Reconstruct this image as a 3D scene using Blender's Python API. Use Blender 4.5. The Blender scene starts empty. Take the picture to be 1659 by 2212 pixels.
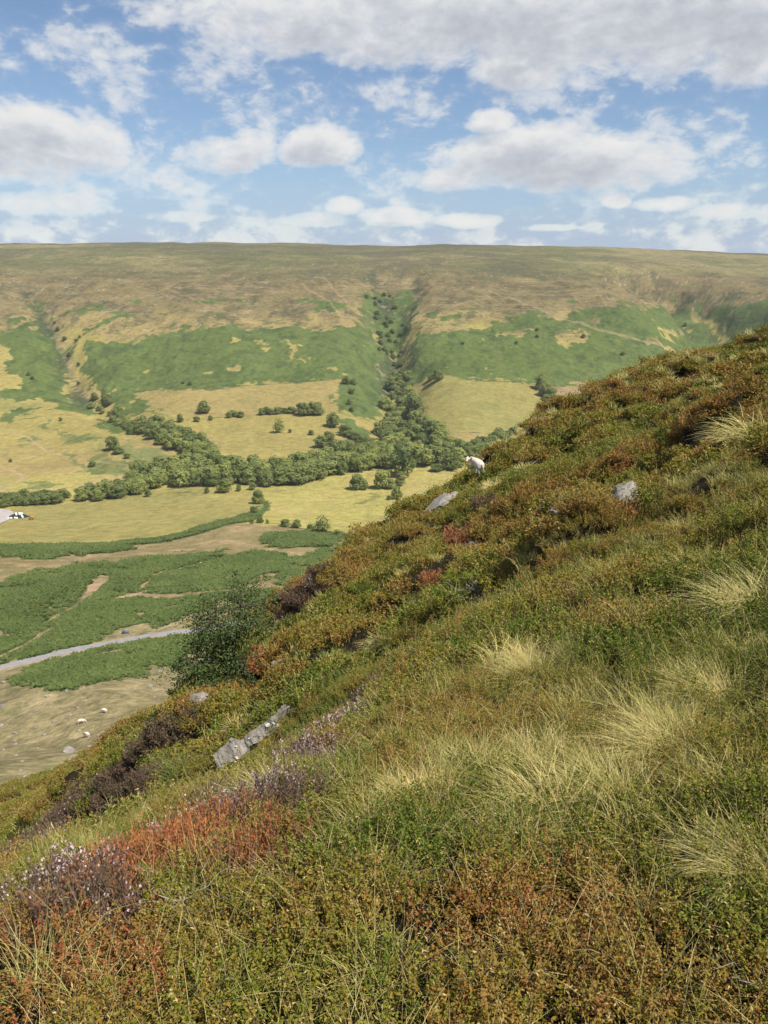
import bpy, math, random
import numpy as np
from mathutils import Vector

random.seed(7)
RNG = np.random.default_rng(11)
scene = bpy.context.scene
COL = scene.collection
R = math.radians

# ------------------------------------------------------------------ camera, sky, sun, exposure
EYE = np.array((0.0, 0.0, 1.6))          # eye above the turf where the photographer stands
PITCH = R(16.5)
FOC = 1703.0                             # focal length in pixels of a 1659 x 2212 frame
cam_data = bpy.data.cameras.new('camera')
cam = bpy.data.objects.new('camera', cam_data)
COL.objects.link(cam)
cam.location = EYE
cam.rotation_euler = (math.pi / 2 - PITCH, 0, 0)
cam_data.sensor_fit = 'VERTICAL'
cam_data.angle = 2 * math.atan(1106.0 / FOC)
cam_data.clip_start = 0.05
cam_data.clip_end = 40000
scene.camera = cam
scene.cycles.max_bounces = 5
scene.cycles.diffuse_bounces = 2
scene.cycles.glossy_bounces = 2
scene.cycles.transmission_bounces = 3
scene.cycles.transparent_max_bounces = 8
scene.cycles.use_adaptive_sampling = True
scene.cycles.adaptive_threshold = 0.03

SUN_EL, SUN_AZ = R(55), R(124)            # azimuth clockwise from the view direction (+y): from the right
scene.view_settings.view_transform = 'Standard'
scene.view_settings.look = 'None'
scene.view_settings.exposure = 0.62
scene.view_settings.gamma = 1.0
sun_dir = Vector((math.cos(SUN_EL) * math.sin(SUN_AZ), math.cos(SUN_EL) * math.cos(SUN_AZ), math.sin(SUN_EL)))
sun_data = bpy.data.lights.new('sun', 'SUN')
sun_data.energy = 5.0
sun_data.angle = R(0.53)
sun_data.color = (1.0, 0.94, 0.82)
sun = bpy.data.objects.new('sun', sun_data)
COL.objects.link(sun)
sun.rotation_euler = sun_dir.to_track_quat('Z', 'Y').to_euler()
sun.location = (60, -60, 120)


class G:
    """small helper to write node trees"""
    def __init__(self, tree):
        self.t = tree
        self.n = tree.nodes
        self.l = tree.links

    def node(self, kind, **kw):
        nd = self.n.new(kind)
        for k, v in kw.items():
            setattr(nd, k, v)
        return nd

    def put(self, sock, v):
        if hasattr(v, 'is_output'):
            self.l.new(v, sock)
        else:
            sock.default_value = v

    def math(self, op, a, b=0.0, c=None, clamp=False):
        nd = self.node('ShaderNodeMath', operation=op, use_clamp=clamp)
        self.put(nd.inputs[0], a)
        self.put(nd.inputs[1], b)
        if c is not None:
            self.put(nd.inputs[2], c)
        return nd.outputs[0]

    def vmath(self, op, a, b=(0, 0, 0)):
        nd = self.node('ShaderNodeVectorMath', operation=op)
        self.put(nd.inputs[0], a)
        self.put(nd.inputs[1], b)
        return nd.outputs[0]

    def noise(self, vec, scale, detail=4.0, rough=0.55, dist=0.0, lac=2.0):
        nd = self.node('ShaderNodeTexNoise')
        if vec is not None:
            self.put(nd.inputs['Vector'], vec)
        nd.inputs['Scale'].default_value = scale
        nd.inputs['Detail'].default_value = detail
        nd.inputs['Roughness'].default_value = rough
        nd.inputs['Distortion'].default_value = dist
        nd.inputs['Lacunarity'].default_value = lac
        return nd.outputs['Fac']

    def maprange(self, v, a, b, c=0.0, d=1.0, smooth=True):
        nd = self.node('ShaderNodeMapRange', interpolation_type='SMOOTHSTEP' if smooth else 'LINEAR')
        self.put(nd.inputs[0], v)
        self.put(nd.inputs[1], a)
        self.put(nd.inputs[2], b)
        self.put(nd.inputs[3], c)
        self.put(nd.inputs[4], d)
        return nd.outputs[0]

    def mix(self, fac, a, b, blend='MIX'):
        nd = self.node('ShaderNodeMix', data_type='RGBA', blend_type=blend)
        self.put(nd.inputs[0], fac)
        self.put(nd.inputs[6], a if hasattr(a, 'is_output') else (*a[:3], 1.0))
        self.put(nd.inputs[7], b if hasattr(b, 'is_output') else (*b[:3], 1.0))
        return nd.outputs[2]

    def ramp(self, fac, stops):
        nd = self.node('ShaderNodeValToRGB')
        while len(nd.color_ramp.elements) < len(stops):
            nd.color_ramp.elements.new(0.5)
        for el, (p, c) in zip(nd.color_ramp.elements, stops):
            el.position = p
            el.color = (*c[:3], 1.0)
        self.put(nd.inputs[0], fac)
        return nd.outputs[0]


# ------------------------------------------------------------------ world: clear sky with fair-weather cloud
world = bpy.data.worlds.new('World')
scene.world = world
world.cycles.sampling_method = 'NONE'
world.use_nodes = True
wt = world.node_tree
wt.nodes.clear()


def cloud_group():
    """cloud density for a direction: measured banks and puffs (heading, elevation) broken up by noise, free cells elsewhere"""
    gt = bpy.data.node_groups.new('cloud_density', 'ShaderNodeTree')
    gt.interface.new_socket('Sky', in_out='INPUT', socket_type='NodeSocketVector')
    gt.interface.new_socket('Density', in_out='OUTPUT', socket_type='NodeSocketFloat')
    g = G(gt)
    gi = g.node('NodeGroupInput')
    go = g.node('NodeGroupOutput')
    q = gi.outputs[0]
    best = None
    for (a, e, w, h, amp) in CLOUDS:
        nd = g.node('ShaderNodeVectorMath', operation='MULTIPLY_ADD')
        g.put(nd.inputs[0], q)
        nd.inputs[1].default_value = (1 / w, 1 / h, 0)
        nd.inputs[2].default_value = (-a / w, -e / h, 0)
        dt = g.node('ShaderNodeVectorMath', operation='DOT_PRODUCT')
        g.put(dt.inputs[0], nd.outputs[0])
        g.put(dt.inputs[1], nd.outputs[0])
        v = g.math('MULTIPLY_ADD', dt.outputs['Value'], -amp, amp)
        best = v if best is None else g.math('MAXIMUM', best, v)
    g.put(go.inputs[0], g.math('MAXIMUM', best, -1.0))
    return gt


def px_dir(px, py):
    u = (px - 829.5) / FOC
    v = (1106.0 - py) / FOC
    return np.array((u, math.cos(PITCH) + v * math.sin(PITCH), -math.sin(PITCH) + v * math.cos(PITCH)))


def sky_at(px, py):
    d = px_dir(px, py)
    d = d / np.linalg.norm(d)
    return math.degrees(math.atan2(d[0], d[1])), math.degrees(math.asin(d[2]))


# clouds seen in the view: centre, half width, half height (pixels), strength
CLOUDS = []
for (x, y, wpx, hpx, amp) in [
        (60, 300, 190, 105, 1.0), (200, 310, 90, 80, .8), (20, 360, 120, 50, .8),
        (490, 335, 130, 46, .8), (545, 315, 60, 40, .7), (700, 315, 92, 52, 1.1), (655, 330, 70, 36, .8),
        (1180, 345, 330, 75, 1.0), (1200, 310, 150, 60, .9), (1400, 360, 130, 58, .9), (1000, 385, 150, 38, .9), (1300, 325, 110, 60, .8),
        (1056, 262, 62, 32, .9),
        (1000, 40, 560, 130, 1.0), (1380, 60, 420, 150, 1.1), (640, 30, 280, 110, .9), (1120, 130, 130, 70, .8), (1620, 60, 200, 150, .9),
        (190, 110, 150, 70, .45), (285, 185, 70, 70, .4), (450, 140, 170, 80, .0), (900, 200, 130, 45, .2), (330, 15, 90, 50, .4),
        (1530, 165, 200, 30, .25), (90, 440, 230, 28, .45), (370, 468, 110, 14, .4), (745, 445, 46, 24, .8), (850, 468, 90, 24, .9), (1015, 476, 80, 20, .8), (680, 475, 90, 18, .5),
        (1332, 436, 36, 16, .9), (1435, 440, 78, 20, .8), (1590, 455, 110, 20, .4), (1180, 492, 80, 10, .5)]:
    a0, e0 = sky_at(x, y)
    a1, _ = sky_at(x + wpx, y)
    _, e1 = sky_at(x, y - hpx)
    CLOUDS.append((a0, e0, abs(a1 - a0), abs(e1 - e0), amp))


def build_world():
    g = G(wt)
    out = g.node('ShaderNodeOutputWorld')
    sky = g.node('ShaderNodeTexSky', sky_type='NISHITA')
    sky.sun_disc = False
    sky.sun_elevation = SUN_EL
    sky.sun_rotation = SUN_AZ
    sky.altitude = 450
    sky.air_density = 1.0
    sky.dust_density = 0.4
    sky.ozone_density = 3.6
    tc = g.node('ShaderNodeTexCoord')
    d = g.vmath('NORMALIZE', tc.outputs['Generated'])
    sep = g.node('ShaderNodeSeparateXYZ')
    g.put(sep.inputs[0], d)
    hd = g.math('MULTIPLY', g.math('ARCTAN2', sep.outputs[0], sep.outputs[1]), 57.29578)
    el = g.math('MULTIPLY', g.math('ARCSINE', sep.outputs[2]), 57.29578)
    q = g.node('ShaderNodeCombineXYZ')
    g.put(q.inputs[0], hd)
    g.put(q.inputs[1], el)
    q = q.outputs[0]
    grp = cloud_group()

    def lumps(off):
        nd = g.node('ShaderNodeGroup')
        nd.node_tree = grp
        p = g.vmath('ADD', q, off) if off else q
        g.put(nd.inputs[0], p)
        s = g.vmath('MULTIPLY', p, (.16, .27, 0))
        n = g.noise(s, 1.0, 8.0, 0.62, 0.25)
        nb = g.noise(s, 4.3, 4.0, 0.6, 0.3)
        n = g.math('MULTIPLY_ADD', g.math('SUBTRACT', nb, .5), .42, n)
        return nd.outputs[0], n
    b0, n0 = lumps(None)
    b1, n1 = lumps((0.5, 0.9, 0))
    # cloud cells over the rest of the sky
    k = g.math('DIVIDE', 1.0, g.math('ADD', g.math('MAXIMUM', sep.outputs[2], 0.0), 0.12))
    c2 = g.node('ShaderNodeVectorMath', operation='SCALE')
    g.put(c2.inputs[0], d)
    g.put(c2.inputs['Scale'], k)
    free = g.math('MULTIPLY', g.math('SUBTRACT', g.noise(c2.outputs[0], 1.35, 3.0, 0.55), 0.53), 5.0)
    away = g.maprange(g.math('MAXIMUM', g.math('SUBTRACT', g.math('ABSOLUTE', hd), 31.0), g.math('SUBTRACT', el, 23.0)), 0.0, 12.0)

    def total(b, n):
        v = g.math('MULTIPLY_ADD', g.math('SUBTRACT', n, 0.53), 2.5, b)
        mixn = g.node('ShaderNodeMix', data_type='FLOAT')
        g.put(mixn.inputs[0], away)
        g.put(mixn.inputs[2], v)
        g.put(mixn.inputs[3], free)
        return mixn.outputs[0]
    d0, d1 = total(b0, n0), total(b1, n1)
    thick = g.maprange(d0, -0.34, 0.68)
    veil = g.math('MULTIPLY', g.maprange(g.noise(g.vmath('MULTIPLY', q, (.05, .13, 0)), 1.0, 5.0, .6, .4), .46, .82), .24)
    alpha = g.math('MAXIMUM', thick, veil)
    haze = g.maprange(el, 9.0, 0.5, 0.0, 0.85)
    alpha = g.math('MAXIMUM', alpha, haze)
    shade = g.maprange(g.math('ADD', g.math('MULTIPLY', d1, .8), g.math('MULTIPLY', d0, .25)), -0.15, 1.35)
    ccol = g.ramp(shade, [(0.0, (1.0, 0.985, 0.955)), (0.35, (0.88, 0.89, 0.91)), (0.7, (0.69, 0.715, 0.77)), (1.0, (0.54, 0.575, 0.655))])
    pale = g.mix(g.maprange(thick, .0, .5), (.43, .535, .755), ccol)
    sky_s = g.node('ShaderNodeVectorMath', operation='SCALE')
    g.put(sky_s.inputs[0], sky.outputs[0])
    sky_s.inputs['Scale'].default_value = SKY_STRENGTH
    cl_s = g.node('ShaderNodeVectorMath', operation='SCALE')
    g.put(cl_s.inputs[0], pale)
    cl_s.inputs['Scale'].default_value = CLOUD_STRENGTH
    above = g.maprange(sep.outputs[2], -0.01, 0.02)
    bg = g.node('ShaderNodeBackground')
    bg.inputs[1].default_value = 1.0
    g.put(bg.inputs[0], g.mix(g.math('MULTIPLY', alpha, above), sky_s.outputs[0], cl_s.outputs[0]))
    g.l.new(bg.outputs[0], out.inputs[0])


SKY_STRENGTH = 0.076
CLOUD_STRENGTH = 0.56
HAZE = 0.000055
build_world()


# ------------------------------------------------------------------ numpy noise
def _hash(ix, iy, seed):
    h = (ix.astype(np.int64) * 374761393 + iy.astype(np.int64) * 668265263 + seed * 982451653) & 0xFFFFFFFF
    h = ((h ^ (h >> 13)) * 1274126177) & 0xFFFFFFFF
    h = h ^ (h >> 16)
    return (h & 0xFFFF) / 65535.0


def vnoise(x, y, seed=0):
    fx, fy = np.floor(x), np.floor(y)
    ix, iy = fx.astype(np.int64), fy.astype(np.int64)
    tx, ty = x - fx, y - fy
    sx = tx * tx * tx * (tx * (tx * 6 - 15) + 10)
    sy = ty * ty * ty * (ty * (ty * 6 - 15) + 10)
    a = _hash(ix, iy, seed)
    b = _hash(ix + 1, iy, seed)
    c = _hash(ix, iy + 1, seed)
    d = _hash(ix + 1, iy + 1, seed)
    return (a + (b - a) * sx) * (1 - sy) + (c + (d - c) * sx) * sy


def fbm(x, y, scale, octaves=4, seed=0, rough=0.5):
    """-1..1 about"""
    s, amp, tot = 0.0, 1.0, 0.0
    x = np.asarray(x, float) / scale
    y = np.asarray(y, float) / scale
    for o in range(octaves):
        ca, sa = math.cos(o * 1.1), math.sin(o * 1.1)
        s = s + amp * (vnoise(x * ca - y * sa + o * 17.3, x * sa + y * ca - o * 9.1, seed + o) * 2 - 1)
        tot += amp
        amp *= rough
        x = x * 2.03
        y = y * 2.03
    return s / tot * 1.6


def worley(x, y, size, seed=0):
    """distance to the nearest cell point (0..1), and that cell's random value"""
    x = np.asarray(x, float) / size
    y = np.asarray(y, float) / size
    ix, iy = np.floor(x).astype(np.int64), np.floor(y).astype(np.int64)
    best = np.full(x.shape, 9.0)
    val = np.zeros(x.shape)
    for dx in (-1, 0, 1):
        for dy in (-1, 0, 1):
            cx_, cy_ = ix + dx, iy + dy
            px_ = cx_ + .15 + .7 * _hash(cx_, cy_, seed)
            py_ = cy_ + .15 + .7 * _hash(cx_, cy_, seed + 7)
            d = np.hypot(x - px_, y - py_)
            m = d < best
            best = np.where(m, d, best)
            val = np.where(m, _hash(cx_, cy_, seed + 13), val)
    return best, val


def sstep(v, a, b):
    t = np.clip((v - a) / (b - a), 0, 1)
    return t * t * (3 - 2 * t)


def seg_dist(x, y, pts):
    """distance to a polyline and the position 0..1 along it"""
    best = np.full(np.shape(x), 1e9)
    par = np.zeros(np.shape(x))
    n = len(pts) - 1
    for i in range(n):
        ax, ay = pts[i][:2]
        bx, by = pts[i + 1][:2]
        vx, vy = bx - ax, by - ay
        t = np.clip(((x - ax) * vx + (y - ay) * vy) / (vx * vx + vy * vy + 1e-9), 0, 1)
        d = np.hypot(x - ax - t * vx, y - ay - t * vy)
        m = d < best
        best = np.where(m, d, best)
        par = np.where(m, (i + t) / n, par)
    return best, par


def in_poly(x, y, poly):
    xs = [p[0] for p in poly]
    ys = [p[1] for p in poly]
    out = np.zeros(x.shape, bool)
    sel = (x > min(xs)) & (x < max(xs)) & (y > min(ys)) & (y < max(ys))
    if not sel.any():
        return out
    px, py = x[sel], y[sel]
    c = np.zeros(px.shape, bool)
    j = len(poly) - 1
    for i in range(len(poly)):
        xi, yi = poly[i][:2]
        xj, yj = poly[j][:2]
        cond = ((yi > py) != (yj > py)) & (px < (xj - xi) * (py - yi) / ((yj - yi) if yj != yi else 1e-9) + xi)
        c ^= cond
        j = i
    out[sel] = c
    return out


# ------------------------------------------------------------------ the lie of the land
# levels taken off the view: pixel of the 1659 x 2212 frame and depth in metres
LEVELS = [
    # near hill, right part
    (1659, 2212, 1.75), (829, 2212, 1.78), (0, 2212, 1.85), (1659, 1800, 2.3), (829, 1800, 2.65), (300, 1950, 2.75), (0, 2030, 2.7),
    (1659, 1500, 3.6), (1250, 1600, 3.7), (1659, 1250, 5.6), (1300, 1350, 6.0), (1000, 1500, 5.6), (1659, 1000, 10.5), (1400, 1150, 9.6), (1200, 1250, 9.0), (1000, 1350, 9.0),
    (1659, 850, 20), (1450, 960, 20), (1250, 1080, 19), (1100, 1180, 18), (900, 1330, 15), (760, 1420, 14), (1550, 840, 28), (1350, 900, 30), (1150, 1010, 29), (1000, 1110, 27), (800, 1240, 24),
    # its skyline
    (1659, 757, 36), (1659, 790, 28), (1590, 765, 38), (1500, 798, 37), (1380, 832, 37), (1180, 922, 37), (1010, 1050, 34),
    (1659, 727, 46), (1500, 775, 45), (1380, 812, 44), (1290, 850, 43), (1180, 905, 42), (1100, 962, 40.5), (1010, 1032, 38), (930, 1090, 36), (850, 1146, 34), (780, 1186, 32),
    (700, 1230, 30), (640, 1280, 28), (570, 1375, 25), (480, 1450, 23.5), (400, 1520, 22), (330, 1575, 21), (265, 1635, 20), (215, 1700, 18.5), (205, 1775, 16.5), (150, 1850, 15),
    # slab shelf and hollow behind the heather knoll
    (700, 1500, 11.5), (540, 1600, 12.5), (620, 1500, 15), (480, 1650, 11.5), (560, 1430, 21), (420, 1600, 16), (330, 1700, 14.5), (300, 1790, 12.5), (700, 1590, 9.2), (560, 1690, 9.0), (420, 1760, 9.5), (150, 1890, 11.5),
    # heather knoll edge
    (0, 1940, 4.6), (150, 1880, 4.9), (300, 1815, 5.1), (450, 1750, 5.5), (600, 1700, 6.0), (800, 1630, 5.2),
    # slope behind, lower left
    (0, 1900, 16), (0, 1820, 27), (60, 1790, 32), (120, 1740, 42), (0, 1712, 56), (150, 1662, 58), (270, 1612, 60),
    # grazed slope, lane and bracken
    (0, 1675, 98), (150, 1630, 112), (280, 1575, 122), (190, 1585, 124), (0, 1560, 138), (400, 1490, 165), (0, 1500, 160), (200, 1500, 155), (0, 1443, 192), (300, 1385, 205), (580, 1335, 218),
    (0, 1300, 262), (300, 1300, 262), (560, 1270, 275), (0, 1190, 385), (400, 1190, 385), (500, 1130, 460), (700, 1165, 425), (0, 1100, 560), (400, 1065, 600), (800, 1050, 620), (960, 1010, 670),
    (0, 1055, 640), (250, 1040, 660), (550, 1000, 700), (850, 960, 740), (1050, 960, 745),
    # beyond the stream: fields, bracken bank, moor
    (0, 950, 800), (300, 930, 800), (600, 920, 810), (1000, 900, 830), (0, 860, 930), (280, 848, 965), (600, 828, 985), (900, 818, 985), (1150, 828, 985), (1350, 835, 985),
    (0, 715, 1120), (200, 735, 1105), (480, 704, 1130), (750, 709, 1130), (950, 715, 1115), (1150, 680, 1150), (1350, 690, 1135), (1500, 720, 1110),
    (0, 600, 1350), (250, 605, 1330), (500, 605, 1330), (700, 600, 1340), (950, 605, 1330), (1150, 610, 1320), (1350, 612, 1330),
    (0, 552, 1750), (400, 550, 1750), (800, 552, 1750), (1200, 557, 1750), (1600, 585, 1700),
    (0, 528, 2400), (300, 525, 2450), (600, 526, 2450), (900, 529, 2400), (1200, 533, 2350), (1400, 542, 2250), (1560, 550, 2200), (1659, 556, 2150),
]
pts = []
for (x_, y_, t_) in LEVELS:
    p_ = px_dir(x_, y_) * t_
    pts.append((math.atan2(p_[0], p_[1]), math.hypot(p_[0], p_[1]), p_[2]))
# ground hidden behind the hill's skyline keeps falling to the valley floor
MID = [(62, -30), (95, -56), (140, -78), (210, -98), (310, -117), (450, -141), (600, -155), (740, -157)]
for th in (R(-4), R(3), R(9), R(15), R(21), R(27), R(42)):
    for (r_, z_) in MID:
        if th < R(2) and r_ > 200:
            continue
        if th < R(9) and r_ > 420:
            continue
        lift = (18 if r_ < 80 else 10) if th > R(12) and r_ < 100 else 0
        pts.append((th, r_, z_ + lift))
pts += [(R(-11), 45, -33), (R(-17), 38, -27), (R(-21), 33, -22), (R(-23), 76, -50), (R(-16), 80, -53)]
for th in (R(-42),):
    pts += [(th, 3, -1.9 - 1.4), (th, 10, -8), (th, 30, -22), (th, 60, -40), (th, 130, -75), (th, 210, -98), (th, 400, -130), (th, 640, -155), (th, 950, -132), (th, 1130, -75), (th, 1350, 2), (th, 1800, 62), (th, 2400, 100)]
for th in (R(42),):
    pts += [(th, 2, -1.45), (th, 6, -1.2), (th, 15, -0.9), (th, 35, -0.5), (th, 55, -4), (th, 800, -150), (th, 980, -128), (th, 1150, -72), (th, 1400, 2), (th, 1850, 45), (th, 2400, 78)]
for th in (R(-42), R(-25), R(0), R(25), R(42)):
    pts += [(th, 3500, 104 if th < R(20) else 82), (th, 7000, 60)]
pts = np.array(pts)
FOOT = -1.6


def cxy(th, r):
    return np.stack([np.clip(th, -.75, .75) * 2.2, np.log(r + 2.5)], -1)


def solve_tps():
    C = cxy(pts[:, 0], pts[:, 1])
    val = (pts[:, 2] - FOOT) / (pts[:, 1] + 0.8)
    d2 = ((C[:, None] - C[None]) ** 2).sum(-1)
    K = np.where(d2 > 0, 0.5 * d2 * np.log(np.maximum(d2, 1e-12)), 0)
    K += np.eye(len(C)) * 1e-5
    P = np.concatenate([np.ones((len(C), 1)), C], 1)
    A = np.block([[K, P], [P.T, np.zeros((3, 3))]])
    sol = np.linalg.solve(A, np.concatenate([val, np.zeros(3)]))
    return C, sol


TPS_C, TPS_W = solve_tps()


def tps_eval(q):
    out = np.empty(len(q))
    n = len(TPS_C)
    for s in range(0, len(q), 40000):
        qq = q[s:s + 40000]
        acc = TPS_W[n] + qq[:, 0] * TPS_W[n + 1] + qq[:, 1] * TPS_W[n + 2]
        for i in range(n):
            d2 = (qq[:, 0] - TPS_C[i, 0]) ** 2 + (qq[:, 1] - TPS_C[i, 1]) ** 2 + 1e-12
            acc += 0.5 * TPS_W[i] * d2 * np.log(d2)
        out[s:s + 40000] = acc
    return out


# the smooth surface is tabulated once (heading x log distance) and read with a cubic kernel
GA, GB = 210, 420
GA0, GA1 = -.75 * 2.2 - .04, .75 * 2.2 + .04
GB0, GB1 = math.log(2.5) - .05, math.log(9400)
_ga, _gb = np.meshgrid(np.linspace(GA0, GA1, GA), np.linspace(GB0, GB1, GB), indexing='ij')
TABLE = tps_eval(np.stack([_ga.ravel(), _gb.ravel()], -1)).reshape(GA, GB)


def _cub(t):
    return [(-.5 * t ** 3 + t ** 2 - .5 * t), (1.5 * t ** 3 - 2.5 * t ** 2 + 1), (-1.5 * t ** 3 + 2 * t ** 2 + .5 * t), (.5 * t ** 3 - .5 * t ** 2)]


def base_height(x, y):
    x = np.asarray(x, float)
    y = np.asarray(y, float)
    r = np.hypot(x, y)
    q = cxy(np.arctan2(x, y), r)
    fa = np.clip((q[..., 0] - GA0) / (GA1 - GA0) * (GA - 1), 1, GA - 2.001)
    fb = np.clip((q[..., 1] - GB0) / (GB1 - GB0) * (GB - 1), 1, GB - 2.001)
    ia, ib = fa.astype(int), fb.astype(int)
    wa, wb = _cub(fa - ia), _cub(fb - ib)
    acc = 0.0
    for i in range(4):
        for j in range(4):
            acc = acc + wa[i] * wb[j] * TABLE[np.minimum(ia + i - 1, GA - 1), np.minimum(ib + j - 1, GB - 1)]
    return FOOT + acc * (r + 0.8) + EYE[2]


CARVES = []      # (world polyline, half width, depth) filled in below


DENTS = []       # hollows of the near hill
FLATS = []       # spots without cushions: under the slab, the hawthorn and the sheep


def height(x, y, detail=True):
    x = np.asarray(x, float)
    y = np.asarray(y, float)
    z = base_height(x, y)
    r = np.hypot(x, y)
    for (pl, w, dep) in CARVES:
        xs = [p[0] for p in pl]
        ys = [p[1] for p in pl]
        m = (x > min(xs) - 4 * w) & (x < max(xs) + 4 * w) & (y > min(ys) - 4 * w) & (y < max(ys) + 4 * w)
        if not m.any():
            continue
        d, t = seg_dist(x[m] + fbm(x[m], y[m], w * 1.5, 3, 91) * w * .35, y[m], pl)
        prof = np.exp(-(d / w) ** 2) * np.sin(np.clip(t * .94 + .03, 0, 1) * math.pi) ** 0.6
        z[m] -= dep * prof
    # broad rolls of the far hills
    far = sstep(r, 250, 900)
    z += far * (fbm(x, y, 260, 3, 5) * 5.0 * sstep(r, 900, 1200) + fbm(x, y, 60, 3, 6) * 1.2)
    rib = sstep(r, 960, 1080) * (1 - sstep(r, 1380, 1600))
    z += rib * (fbm(x, y * .3, 34, 3, 21) * 1.6 + fbm(x, y, 70, 3, 22) * 2.5)
    mid = sstep(r, 55, 110) * (1 - sstep(r, 300, 600))
    z += mid * (fbm(x, y, 28, 3, 8) * 1.1 + fbm(x, y, 7, 2, 9) * .22)
    # hummocks of the near hill
    near = (1 - sstep(r, 60, 95)) * sstep(r, 1.5, 7)
    z -= (1 - sstep(r, 60, 95)) * (sstep(r, 2, 4.6) * .17 + sstep(r, 8, 20) * .10 + sstep(r, 20, 38) * .25)
    z += near * (fbm(x, y, 5.0, 2, 14) * .34 + fbm(x, y, .75, 2, 16) * .05)
    m = r < 95
    if m.any():
        xm, ym, rm = x[m], y[m], r[m]
        wx, wy = xm + fbm(xm, ym, 1.3, 2, 17) * .35, ym + fbm(xm, ym, 1.3, 2, 18) * .35
        d1, v1 = worley(wx, wy, 2.3, 5)
        d2, v2 = worley(wx, wy, .75, 6)
        dome = sstep(rm, 7, 13) * (.10 + .90 * v1) * 2.5 * (.36 - np.minimum(d1, .85) ** 2) + sstep(rm, 1.8, 4) * (.4 + .6 * v2) * .28 * (.42 - np.minimum(d2, .85) ** 2)
        for (fx, fy, fr) in FLATS:
            dome = dome * (1 - np.exp(-((xm - fx) ** 2 + (ym - fy) ** 2) / (fr * fr)))
        z[m] += (1 - sstep(rm, 60, 90)) * dome
    for (dx_, dy_, rad, dep) in DENTS:
        z -= dep * np.exp(-(((x - dx_) ** 2 + (y - dy_) ** 2) / (rad * rad)) ** 1.5)
    return z


def at(px, py, tmin=0.5, tmax=6000.0):
    """where the sight line through a pixel meets the land (world point, depth)"""
    d = px_dir(px, py)
    t = np.exp(np.linspace(math.log(tmin), math.log(tmax), 900))
    P = EYE[None] + t[:, None] * d[None]
    dz = P[:, 2] - height(P[:, 0], P[:, 1])
    idx = np.nonzero(dz < 0)[0]
    if len(idx) == 0:
        i = len(t) - 2
        return Vector(P[i]), t[i]
    i = max(idx[0], 1)
    t0, t1 = t[i - 1], t[i]
    tt = np.linspace(t0, t1, 12)
    P = EYE[None] + tt[:, None] * d[None]
    dz = P[:, 2] - height(P[:, 0], P[:, 1])
    j = np.nonzero(dz < 0)[0]
    j = j[0] if len(j) else 11
    return Vector(P[j]), tt[j]


def depth_pt(px, py, t):
    p = EYE + px_dir(px, py) * t
    return (p[0], p[1])


CARVES += [
    ([depth_pt(40, 605, 1330), depth_pt(75, 650, 1245), depth_pt(112, 705, 1140), depth_pt(140, 770, 1050), depth_pt(165, 830, 985), depth_pt(215, 880, 900), depth_pt(300, 930, 800)], 26, 15),
    ([depth_pt(812, 585, 1420), depth_pt(826, 630, 1280), depth_pt(842, 690, 1160), depth_pt(850, 750, 1070), depth_pt(855, 805, 1000), depth_pt(862, 880, 850), depth_pt(870, 950, 750)], 38, 34),
    ([depth_pt(905, 590, 1400), depth_pt(890, 640, 1270), depth_pt(862, 700, 1150)], 22, 13),
    ([depth_pt(1330, 585, 1500), depth_pt(1400, 615, 1480), depth_pt(1500, 680, 1330), depth_pt(1590, 760, 1180), depth_pt(1700, 850, 1000)], 80, 95),
    ([depth_pt(200, 1250, 300), depth_pt(130, 1300, 262), depth_pt(60, 1370, 225)], 5, 2.4),
]


_p = [(at(px, py, tmax=80)[0], fr) for (px, py, fr) in [(535, 1630, 2.0), (545, 1480, 1.0), (1028, 1050, 1.6)]]
FLATS += [(p.x, p.y, fr) for p, fr in _p]
_dents = [(at(px, py, tmax=80)[0], rad, dep) for (px, py, rad, dep) in [(1178, 1010, .9, .9), (1392, 1052, .8, .8), (925, 1275, .7, .7), (1012, 1190, .6, .6), (1030, 1290, .7, .5), (900, 1385, .6, .4), (240, 1770, .8, .6), (570, 1480, .6, .5), (760, 1640, .3, .25), (1560, 1150, .7, .35), (1240, 1240, .7, .35)]]
DENTS += [(p.x, p.y, rad, dep) for p, rad, dep in _dents]


def world_poly(pp):
    return [tuple(at(x, y, tmin=85)[0][:2]) for (x, y) in pp]


def obj(name, me, mat=None, parent=None):
    o = bpy.data.objects.new(name, me)
    COL.objects.link(o)
    if mat is not None and me is not None and len(me.materials) == 0:
        me.materials.append(mat)
    if parent is not None:
        o.parent = parent
    return o


def tag(o, label=None, cat=None, group=None, kind=None):
    if label:
        o['label'] = label
    if cat:
        o['category'] = cat
    if group:
        o['group'] = group
    if kind:
        o['kind'] = kind
    return o


def mesh_np(name, verts, faces, smooth=False):
    """mesh from numpy arrays, faces all of one size"""
    me = bpy.data.meshes.new(name)
    verts = np.asarray(verts, np.float32)
    faces = np.asarray(faces, np.int32)
    nf, k = faces.shape
    me.vertices.add(len(verts))
    me.vertices.foreach_set('co', verts.ravel())
    me.loops.add(nf * k)
    me.loops.foreach_set('vertex_index', faces.ravel())
    me.polygons.add(nf)
    me.polygons.foreach_set('loop_start', np.arange(0, nf * k, k, dtype=np.int32))
    if smooth:
        me.polygons.foreach_set('use_smooth', np.ones(nf, bool))
    me.update(calc_edges=True)
    return me


def set_col(me, name, rgb):
    a = me.color_attributes.new(name, 'FLOAT_COLOR', 'POINT')
    c = np.ones((len(rgb), 4), np.float32)
    c[:, :3] = rgb
    a.data.foreach_set('color', c.ravel())


def set_val(me, name, v):
    a = me.attributes.new(name, 'FLOAT', 'POINT')
    a.data.foreach_set('value', np.asarray(v, np.float32))


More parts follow.
